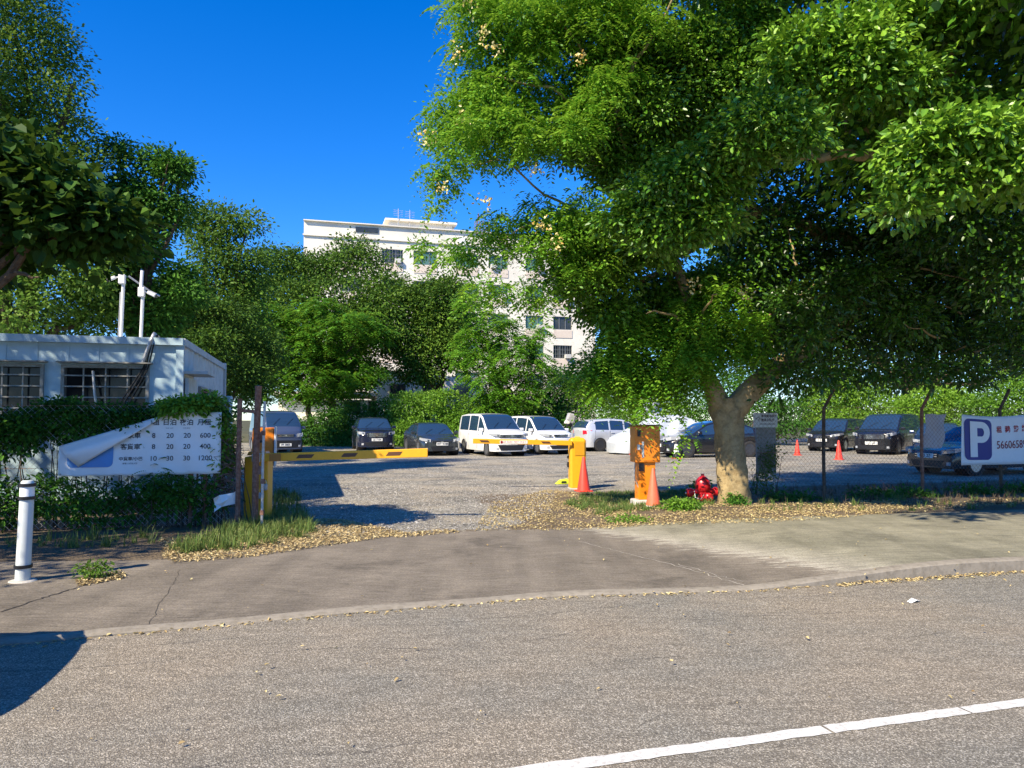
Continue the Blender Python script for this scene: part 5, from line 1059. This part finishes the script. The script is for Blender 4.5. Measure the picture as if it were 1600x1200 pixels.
autotree('feathery_tree', 'fresh green feathery tree in front of the right windows of the block', 'tree', [(760, 510, 39, 38, 34), (735, 480, 39, 26, 22), (800, 545, 39, 46, 40), (780, 630, 39, 40, 24), (835, 580, 39, 28, 26), (755, 575, 39, 42, 40), (810, 615, 39, 44, 26), (730, 545, 39, 30, 30), (840, 520, 39, 18, 16)], gp(790, 39), .15, 'frond', 104, 'leaf_feather', 2500, leaf=.75, dd=5, group=GT, pairs=6, tonebias=.35, lw=.6)
autotree('tall_tree', 'tall narrow dark tree with a leaning top behind the camera masts', 'tree', [(185, 240, 18, 14, 24), (250, 250, 18, 32, 26), (275, 270, 18, 20, 22), (200, 300, 18, 36, 34), (245, 325, 18, 36, 36), (215, 390, 18, 50, 45), (280, 450, 18, 36, 36), (170, 455, 18, 46, 50), (245, 490, 18, 45, 45), (190, 350, 18, 40, 35)], gp(220, 18.2), .2, 'leaf', 105, 'leaf_mid', 3600, 12, .11, GT, spread=.17, tonebias=.5)
autotree('tall_tree', 'pale green loose crowned tree between the masts and the round dark tree', 'tree', [(312, 345, 36, 34, 36), (350, 352, 36, 24, 30), (388, 355, 36, 24, 26), (335, 405, 36, 52, 42), (385, 425, 36, 36, 38), (310, 470, 36, 46, 50), (370, 490, 36, 46, 50), (300, 540, 36, 50, 50), (360, 570, 36, 50, 50), (400, 540, 36, 30, 50)], gp(340, 36), .3, 'leaf', 106, 'leaf_olive', 3600, 11, .18, GT, spread=.34, tonebias=.35)
L7 = [(20, 40, 17, 75, 80), (70, 90, 17, 50, 60), (10, 150, 17, 90, 90), (75, 175, 17, 62, 60), (112, 132, 17, 26, 16), (60, 250, 17, 85, 70), (125, 250, 17, 40, 40), (30, 350, 16, 110, 90), (120, 340, 17, 60, 60), (90, 440, 16, 85, 60), (10, 470, 16, 100, 70), (160, 420, 17, 40, 60), (-90, 60, 16, 120, 130), (-110, 300, 16, 140, 160), (-20, -60, 17, 120, 90), (150, 500, 17, 40, 40), (0, 515, 17.5, 60, 40), (70, 515, 17.5, 50, 36), (130, 505, 17.5, 50, 36)]
autotree('tall_tree', 'tall light green tree filling the upper left corner behind the container', 'tree', L7, gp(-20, 16.8), .3, 'leaf', 107, 'leaf_olive', 11000, 12, .10, GT, spread=.17, tonebias=.5, hexa=False)
L8 = [(-170, 350, 8.6, 150, 150, 1.1), (10, 290, 8.4, 75, 75, .7), (75, 320, 8.3, 60, 55, .6), (-10, 225, 8.6, 40, 40, .4), (10, 375, 8.6, 70, 45, .6), (115, 365, 8.4, 50, 45, .5), (150, 345, 8.4, 30, 38, .4)]
autotree('creeper_tree', 'dark creeper covered tree with big heart shaped leaves leaning in at the left edge', 'tree', L8, (-8.8, 8.0, 0), .2, 'leaf', 108, 'leaf_dark', 2300, 9, .145, GT, spread=.2, tonebias=.2, aspect=.85, lump=.3)  # dark leaf tone stands in for the shade on this tree
# trees left of the picture whose shade falls on the container, the hedge and the car park
def worldtree(name, label, base, blobs, tr, seed, mat, twigs, k, leaf, **kw):
    C = np.array([b[:3] for b in blobs], float); Rr = np.array([b[3:6] for b in blobs], float); base = np.array(base, float); c = C.mean(0); fork = base+(c-base)*np.array([.3, .3, .5])
    root = tree(name, label, 'tree', base, tr, fork, [tuple(x) for x in C], GT, 'bark_dark', seed); place(crown(C, Rr, twigs, k, leaf, mat, root, seed, **kw), root); return root
worldtree('broadleaf_tree', 'leafy tree outside the left edge that shades the container front', (-11.5, 6.0, 0), [(-9.8, 8.0, 6.6, 1.5, 1.2, .9), (-11.6, 7.6, 7.2, 1.8, 1.5, 1.1), (-13.5, 7.8, 7.0, 1.8, 1.5, 1.1), (-9.6, 5.2, 6.6, 1.3, 1.1, .8), (-10.6, 6.2, 7.6, 1.6, 1.4, 1.0), (-8.6, 6.6, 5.2, .8, .7, .5), (-12, 9.6, 6.0, 1.8, 1.5, 1.1), (-8.7, 4.6, 5.4, .9, .8, .5), (-9.6, 4.0, 5.6, 1.0, .7, .5), (-10.6, 3.6, 6.2, 1.0, .8, .6), (-8.7, 3.5, 4.6, .9, .7, .4), (-9.9, 4.4, 4.8, 1.0, .7, .5)], .2, 109, 'leaf_mid', 2500, 9, .12, hexa=False, spread=.18)
autotree('broadleaf_tree', 'dark tree behind the container, between it and the silver van', 'tree', [(330, 560, 24, 40, 45), (380, 590, 25, 34, 40), (410, 560, 27, 34, 40), (290, 500, 25, 45, 45), (345, 500, 26, 40, 45), (240, 470, 24, 50, 45)], gp(365, 25), .15, 'leaf', 110, 'leaf_dark', 3000, 11, .12, GT, spread=.25)
GH = 'bushes and hedges behind the parked cars'
bush('vine_mound', 'bright green vine covered mound behind the graphite coupe', 'bush', [(640, 640, 37, 32, 28), (690, 640, 37, 34, 32), (715, 672, 36.5, 28, 32), (640, 680, 36, 34, 26), (680, 690, 36, 34, 20)], 'leaf', 121, 'leaf_vine', 2300, 10, .15, GH, spread=.2, lump=.12, tonebias=.55)
bush('hedge', 'dark green hedge between the silver van and the midnight blue off-roader', 'hedge', [(480, 682, 38, 40, 30), (520, 672, 38, 36, 34), (560, 662, 38, 36, 34), (600, 660, 38, 32, 40), (540, 695, 37, 50, 20), (450, 690, 38, 30, 20)], 'leaf', 122, 'leaf_mid', 2500, 10, .15, GH, spread=.2, tonebias=.4)
bush('bush', 'yellow green creeper slope left of the white people carriers', 'bush', [(740, 655, 39, 28, 36), (775, 640, 39, 32, 32), (810, 640, 40, 30, 26), (750, 690, 38, 30, 20)], 'leaf', 123, 'leaf_vine', 1500, 10, .15, GH, spread=.2, tonebias=.4)
bush('bush', 'dark bush behind the white people carriers', 'bush', [(845, 640, 41, 34, 30), (880, 610, 41, 30, 40), (905, 640, 40, 36, 44), (860, 665, 39, 40, 26), (930, 600, 41, 30, 34)], 'leaf', 124, 'leaf_mid', 2000, 10, .16, GH, spread=.22, tonebias=.5)
bush('bush', 'bright leafy bush behind the silver hatchback', 'bush', [(960, 620, 39, 30, 36), (1000, 610, 39, 36, 36), (1040, 625, 39, 34, 34), (975, 655, 38, 40, 24), (1060, 650, 38, 34, 22)], 'leaf', 125, 'leaf_vine', 2000, 10, .15, GH, spread=.2, tonebias=.35)
bush('bush', 'leafy bush seen right behind the pale tree trunk', 'bush', [(1110, 640, 38, 34, 34), (1180, 640, 38, 40, 34), (1230, 655, 38, 34, 34), (1150, 610, 39, 40, 30)], 'leaf', 126, 'leaf_mid', 1600, 10, .15, GH, spread=.2)
bush('bush', 'sunlit yellow green bush above the left black people carrier', 'bush', [(1280, 640, 40, 34, 36), (1320, 620, 40, 36, 36), (1360, 630, 40, 34, 34), (1310, 660, 39, 50, 24)], 'leaf', 127, 'leaf_vine', 1700, 10, .15, GH, spread=.2, tonebias=.6)
bush('bush', 'rounded lime green bush between the two right fence posts', 'bush', [(1455, 630, 36, 34, 26), (1490, 628, 36, 26, 24), (1420, 645, 36, 30, 26)], 'leaf', 128, 'leaf_vine', 1300, 10, .14, GH, spread=.18, tonebias=.85, lump=.1)
bush('bush', 'pale green bush over the P banner at the right edge', 'bush', [(1540, 640, 34, 34, 30), (1590, 625, 34, 40, 34), (1640, 640, 34, 40, 40), (1520, 665, 34, 34, 20)], 'leaf', 129, 'leaf_vine', 1500, 10, .14, GH, spread=.2, tonebias=.35)
bush('hedge', 'long dark hedge closing the right end of the car park', 'hedge', [(1250+i*50, 620+10*math.sin(i*2), 44, 50, 60) for i in range(10)], 'leaf', 130, 'leaf_dark', 3000, 10, .2, GH, spread=.3)
autotree('broadleaf_tree', 'dark tree wall beyond the right end of the car park', 'tree', [(1180+i*70, 545+15*math.sin(i*1.7), 47, 70, 80) for i in range(9)]+[(1160+i*80, 430+20*math.sin(i*2.1), 49, 80, 90) for i in range(8)], gp(1400, 48), .4, 'leaf', 131, 'leaf_dark', 8000, 10, .26, GT, spread=.5)

# ================================================ THE BIG TREES ON THE RIGHT
# feathery tree with the pale forked trunk
b = G(1146, 798); b = np.array([b[0], b[1]+.25, float(H(b[0], b[1]))]); root = empty('feathery_tree', b, 0, 'pale trunked feathery tree with forked stem standing on the verge right of the terminal', 'tree', GT)
def rel(px, py, d): q = P(px, py, d); return Vector(tuple(q-b))
mb = MB(); D0 = float(b[1])
path = [(1147, 812, 0), (1146, 795, 0), (1146, 770, 0), (1144, 735, 0), (1141, 700, .02), (1137, 665, .03), (1133, 640, .03), (1131, 622, .02)]; rad = [.37, .31, .27, .255, .255, .26, .27, .25]
def rtube(pts, rr, n=20, seed=1, amp=.075):
    g = random.Random(seed); m0 = len(mb.v); mb.tube(pts, rr, n)
    c = len(pts)
    for i in range(c):
        ctr = pts[i]
        for k in range(n):
            v = Vector(mb.v[m0+i*n+k]); a = k*2*math.pi/n; q = 1+amp*math.sin(a*3+i*.5+seed)+amp*.8*math.sin(a*5-i*.9)+amp*.5*math.sin(a*9+i*2.1); mb.v[m0+i*n+k] = tuple(ctr+(v-ctr)*q)
def dense(pts, rr, k=4):
    P_ = []; R_ = []
    for i in range(len(pts)-1):
        for j in range(k): t = j/k; P_.append(pts[i].lerp(pts[i+1], t)); R_.append(rr[i]*(1-t)+rr[i+1]*t)
    return P_+[pts[-1]], R_+[rr[-1]]
rtube(*dense([rel(px, py, D0+dd) for px, py, dd in path], rad))
rtube(*dense([rel(1128, 640, D0), rel(1115, 612, D0-.05), (rel(1102, 585, D0-.15)), rel(1094, 560, D0-.3), rel(1090, 520, D0-.5), rel(1075, 470, D0-.6), rel(1060, 420, D0-.4), rel(1040, 360, D0)], [.20, .17, .15, .13, .11, .09, .08, .05]), 14, 2)
rtube(*dense([rel(1142, 645, D0), rel(1165, 618, D0), rel(1190, 596, D0+.05), rel(1215, 572, D0+.2), rel(1255, 548, D0+.6), rel(1300, 520, D0+1.0), rel(1340, 490, D0+1.3), rel(1380, 440, D0+1.6), rel(1420, 380, D0+1.5)], [.21, .205, .19, .17, .15, .13, .115, .10, .08]), 14, 3)
for i, (A, B_, r) in enumerate([((1060, 420, D0-.4), (900, 330, 11.5), .05), ((1060, 420, D0-.4), (960, 180, 11), .06), ((960, 180, 11), (760, 120, 10.5), .04), ((960, 180, 11), (860, 20, 10.5), .04), ((900, 330, 11.5), (780, 380, 11), .03), ((900, 330, 11.5), (690, 230, 10.6), .025), ((1090, 520, D0-.5), (1010, 490, 11.6), .035), ((1090, 520, D0-.5), (1120, 460, 11.4), .035), ((1300, 520, D0+1), (1250, 440, 12.6), .04), ((960, 180, 11), (1050, 0, 10.5), .05), ((860, 400, 11.8), (1090, 330, 12.6), .03), ((1000, 280, 12), (865, 268, 11), .012)]):
    limb(mb, rel(*A), rel(*B_), r, r*.3, 7, .07, 8, 200+i, .12)
mb.build('trunk', 'bark', root, True)
FE = cloud([(715, -20), (745, 55), (700, 120), (705, 165), (655, 225), (660, 262), (690, 285), (720, 270), (745, 235), (790, 275), (815, 258), (900, 245), (960, 190), (1000, 60), (1060, -20)], 96, 15, 36, 10.2, 11.6, 71)+cloud([(668, 262), (704, 270), (700, 332), (684, 330)], 8, 7, 11, 10.4, 10.6, 72)+cloud([(755, 318), (930, 308), (955, 380), (925, 435), (870, 445), (850, 478), (790, 465), (745, 500), (725, 480), (755, 430), (700, 400), (655, 398), (655, 388), (730, 385), (768, 350)], 44, 11, 26, 10.8, 11.6, 73)
DR = cloud([(1065, 455), (1120, 448), (1175, 468), (1180, 540), (1130, 572), (1085, 590), (1040, 612), (960, 606), (900, 600), (905, 560), (990, 505)], 34, 11, 26, 12.3, 13.1, 74)+cloud([(1030, 480), (1110, 470), (1110, 560), (1040, 590), (950, 600), (890, 590), (910, 550), (985, 500)], 28, 10, 20, 12.3, 12.9, 75)+[(1140, 455, 12.4, 12, 8, .15), (1178, 500, 12.4, 10, 22, .2), (1192, 550, 12.5, 8, 18, .15), (1070, 470, 12.4, 16, 10, .2), (965, 510, 12.2, 20, 10, .2), (880, 600, 12.4, 8, 16, .12), (930, 625, 12.2, 7, 14, .1), (1010, 630, 12.2, 8, 14, .1), (1062, 640, 12.6, 7, 14, .1), (1075, 690, 12.6, 8, 12, .1)]
C, Rr = blobs_px(FE); place(fronds(C, Rr, 2600, .34, 'leaf_feather', root, 201, pairs=7, tonebias=.62, inner=.3, lump=.3, lw=.55, droop=.8), root); place(crown(C, Rr, 5200, 10, .062, 'leaf_feather', root, 205, name='leafy_crown', spread=.11, tonebias=.5, hexa=False, lump=.45, inner=.3, aspect=.5), root)
C, Rr = blobs_px(DR); place(crown(C, Rr, 600, 9, .06, 'leaf_feather', root, 206, name='lower_leaves', spread=.1, tonebias=.35, hexa=False, inner=.6, aspect=.5), root); place(fronds(C, Rr, 1900, .42, 'leaf_feather', root, 202, name='lower_crown', pairs=8, tonebias=.55, droop=1.1, inner=.4, lw=.5, lump=.3), root)
g = np.random.default_rng(12); bp = np.concatenate([np.array([P(px, py, d)])+g.normal(0, .06, (26, 3)) for px, py, d in ((905, 88, 10.0), (770, 75, 9.9), (755, 55, 10), (712, 82, 10.1), (760, 315, 10.5), (690, 290, 10.2), (835, 265, 10.4), (1165, 458, 10.6), (1085, 445, 10.7), (845, 350, 10.5), (720, 180, 10.1), (665, 215, 10.2), (735, 5, 10.1), (870, 380, 10.5))]); m = len(bp)
place(quads_leaf('blossom', bp, g.normal(size=(m, 3)), g.normal(size=(m, 3)), np.full(m, .05), np.full(m, .035), MT['blossom'], root, np.clip(g.normal(.5, .3, m), 0, 1)), root)
# the fig tree
b = np.array([12.6, 15.0, .05]); root = empty('fig_tree', b, 0, 'huge dark fig tree with glossy leaves filling the upper right', 'tree', GT); mb = MB()
rtube(*dense([Vector((0, 0, -.1)), Vector((-.1, 0, 1.6)), rel(1720, 540, 15), rel(1640, 470, 14.9), rel(1500, 420, 14.8), rel(1385, 400, 14.6)], [.5, .44, .38, .32, .26, .2]), 16, 4)
for i, (A, B_, r) in enumerate([((1385, 400, 14.6), (1370, 243, 11.5), .16), ((1370, 243, 10.6), (1150, 262, 10.6), .09), ((1385, 400, 14.6), (1180, 330, 13), .16), ((1180, 330, 13), (1050, 400, 12.9), .16), ((1180, 330, 13), (1000, 440, 12.7), .1), ((1260, 140, 11), (1370, 210, 11.6), .11), ((1385, 400, 14.6), (1500, 250, 12), .16), ((1500, 250, 12), (1480, 60, 10), .12), ((1385, 400, 14.6), (1300, 100, 12), .14), ((1300, 100, 12), (1050, 120, 11.5), .1), ((1400, 480, 15), (1600, 420, 13), .14), ((1400, 480, 15), (1250, 460, 13), .1), ((1050, 400, 12.9), (1045, 470, 12.8), .12)]):
    limb(mb, rel(*A), rel(*B_), r, r*.5, 9, .06, 8, 300+i, .08)
for i in range(34):
    g = random.Random(500+i); A = rel(g.uniform(1150, 1600), g.uniform(180, 560), g.uniform(12, 15)); limb(mb, A, A+Vector((g.uniform(-1, 1), g.uniform(-.6, .6), g.uniform(-.8, .8)))*1.4, .022, .005, 5, .06, 6, 600+i)
mb.build('trunk', 'bark', root, True)
F1 = [(950, 150, 11.6, 72, 60, .9), (1000, 90, 11.6, 66, 50, .9), (1075, 90, 11.4, 50, 55, .8), (1010, 195, 11.6, 66, 50, .9), (930, 215, 11.8, 60, 40, .8), (1090, 160, 11.6, 50, 70, 1), (1000, 260, 11.8, 60, 34, .8), (960, 270, 11.9, 36, 26, .6),
      (1050, 300, 9.8, 66, 42, .6), (1110, 265, 9.6, 60, 46, .6), (1000, 340, 10.2, 60, 34, .5), (940, 390, 11.8, 50, 36, .6), (1020, 390, 11.9, 46, 30, .6), (1100, 345, 9.9, 56, 36, .5), (1040, 360, 10.0, 50, 26, .4), (905, 365, 11.8, 40, 30, .5), (900, 440, 12, 34, 30, .5), (960, 440, 12.1, 34, 26, .5), (945, 490, 12.4, 34, 26, .5), (1030, 450, 12.9, 44, 30, .5), (1115, 440, 13, 46, 34, .6), (995, 500, 13, 46, 28, .5),
      (1160, 60, 11.5, 60, 60, .9), (1195, 185, 8.8, 60, 40, .42), (1165, 225, 9.0, 50, 32, .42), (1240, 215, 8.8, 30, 30, .3), (1150, 130, 11.5, 50, 50, .8)]
F2 = [(1280, 60, 9.6, 85, 50, .7), (1330, 110, 9.4, 80, 50, .6), (1260, 125, 9.6, 66, 40, .5), (1370, 60, 9.8, 60, 40, .6), (1400, 130, 9.6, 50, 40, .5), (1450, 20, 9.8, 80, 40, .7), (1560, 20, 10.2, 80, 40, .8),
      (1450, 215, 8.3, 60, 34, .42), (1520, 225, 8.2, 66, 50, .5), (1575, 270, 8.2, 56, 46, .45), (1430, 260, 8.4, 44, 36, .35), (1480, 285, 8.4, 60, 34, .4), (1410, 320, 8.5, 28, 26, .25), (1640, 240, 8.4, 50, 80, .5), (1560, 200, 8.4, 40, 24, .35)]
F3 = [(1160+i*85, 340+25*math.sin(i*2.3), 13.4+.5*math.sin(i), 75, 60, 1.1) for i in range(7)]+[(1180+i*85, 440+20*math.cos(i*1.9), 14.2, 75, 65, 1.2) for i in range(7)]+[(1210+i*80, 525+18*math.sin(i*2.9), 14.6, 66, 42, 1.1) for i in range(7)]+[(1130+i*95, 230, 14.2, 85, 75, 1.3) for i in range(7)]+[(1150+i*95, 120, 14.8, 85, 80, 1.4) for i in range(6)]+[(1280+i*80, 585, 13.0, 36, 20, .5) for i in range(4)]+[(1225, 590, 12.6, 28, 60, .4), (1180, 400, 13, 60, 60, 1), (1500, 350, 11, 90, 60, .9), (1600, 420, 11, 90, 80, 1), (1640, 520, 12, 70, 60, 1), (1300, 470, 12.2, 50, 34, .6), (1265, 520, 12.2, 34, 30, .5), (1350, 440, 12.2, 50, 40, .7), (1235, 480, 12.4, 40, 34, .6), (1420, 500, 12.5, 60, 40, .7)]
roof = [(-1, 0)]
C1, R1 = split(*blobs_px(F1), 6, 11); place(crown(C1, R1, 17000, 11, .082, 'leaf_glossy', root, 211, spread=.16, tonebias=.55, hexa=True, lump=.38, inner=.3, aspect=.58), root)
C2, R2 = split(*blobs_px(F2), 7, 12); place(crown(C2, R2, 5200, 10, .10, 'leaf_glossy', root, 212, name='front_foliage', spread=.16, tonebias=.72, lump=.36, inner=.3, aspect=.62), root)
C3, R3 = blobs_px(F3); place(crown(C3, R3, 14500, 11, .10, 'leaf_glossy', root, 213, name='inner_foliage', spread=.2, tonebias=.12, lump=.2, inner=.45, hexa=True), root)  # low tone paints the crown's inner shade into these leaves
# crown above the picture; last clumps added to shade verge and footpath
C4 = np.array([(x, y, z) for x, y, z in [(3, 10.6, 9.4), (5.2, 10.2, 9.2), (7.5, 9.8, 9.2), (9.8, 10.2, 9.0), (4, 12.6, 10.6), (6.5, 12.4, 11), (9, 12.6, 11), (11.5, 12.5, 10), (5, 15, 11), (8, 15.5, 11.5), (11, 15, 11), (7, 8.3, 7.4), (9.2, 8.4, 7.0), (11, 9, 6.5), (6.4, 10.8, 5.9), (9.0, 10.8, 5.6), (1.5, 11.5, 9.8)]]); R4 = np.array([(1.9, 1.5, 1.2)]*len(C4)); C4 = np.concatenate([C4, [(.5, 7.5, 7.4), (1.5, 7.3, 7.6), (1.6, 5.1, 7.4)]]); R4 = np.concatenate([R4, [(.9, .7, .5)]*2+[(.5, .3, .25)]])
place(crown(C4, R4, 9800, 12, .17, 'leaf_glossy', root, 214, name='upper_foliage', spread=.24, tonebias=.45, hexa=False, inner=.5), root)
# weathered grey canopy seen behind the bushes left of the trunk
q = P(1015, 640, 36); root = empty('canvas_canopy', (q[0], q[1], 0), R(10), 'pale grey pointed sheet above the covered car', 'canopy'); z = float(P(1015, 622, 36)[2])
vs = [(-.6, 0, z+.1), (.6, .0, z+.0), (.9, .6, z-.5), (.2, -.1, z-1.1), (-.1, .1, z-.7)]; MB().add(vs, [(0, 4, 3, 2, 1)]).build('sheet', 'cover', root); MB().tube([(.2, 0, 0), (.2, -.1, z-.2)], .03, 6).build('pole', 'galv', root)
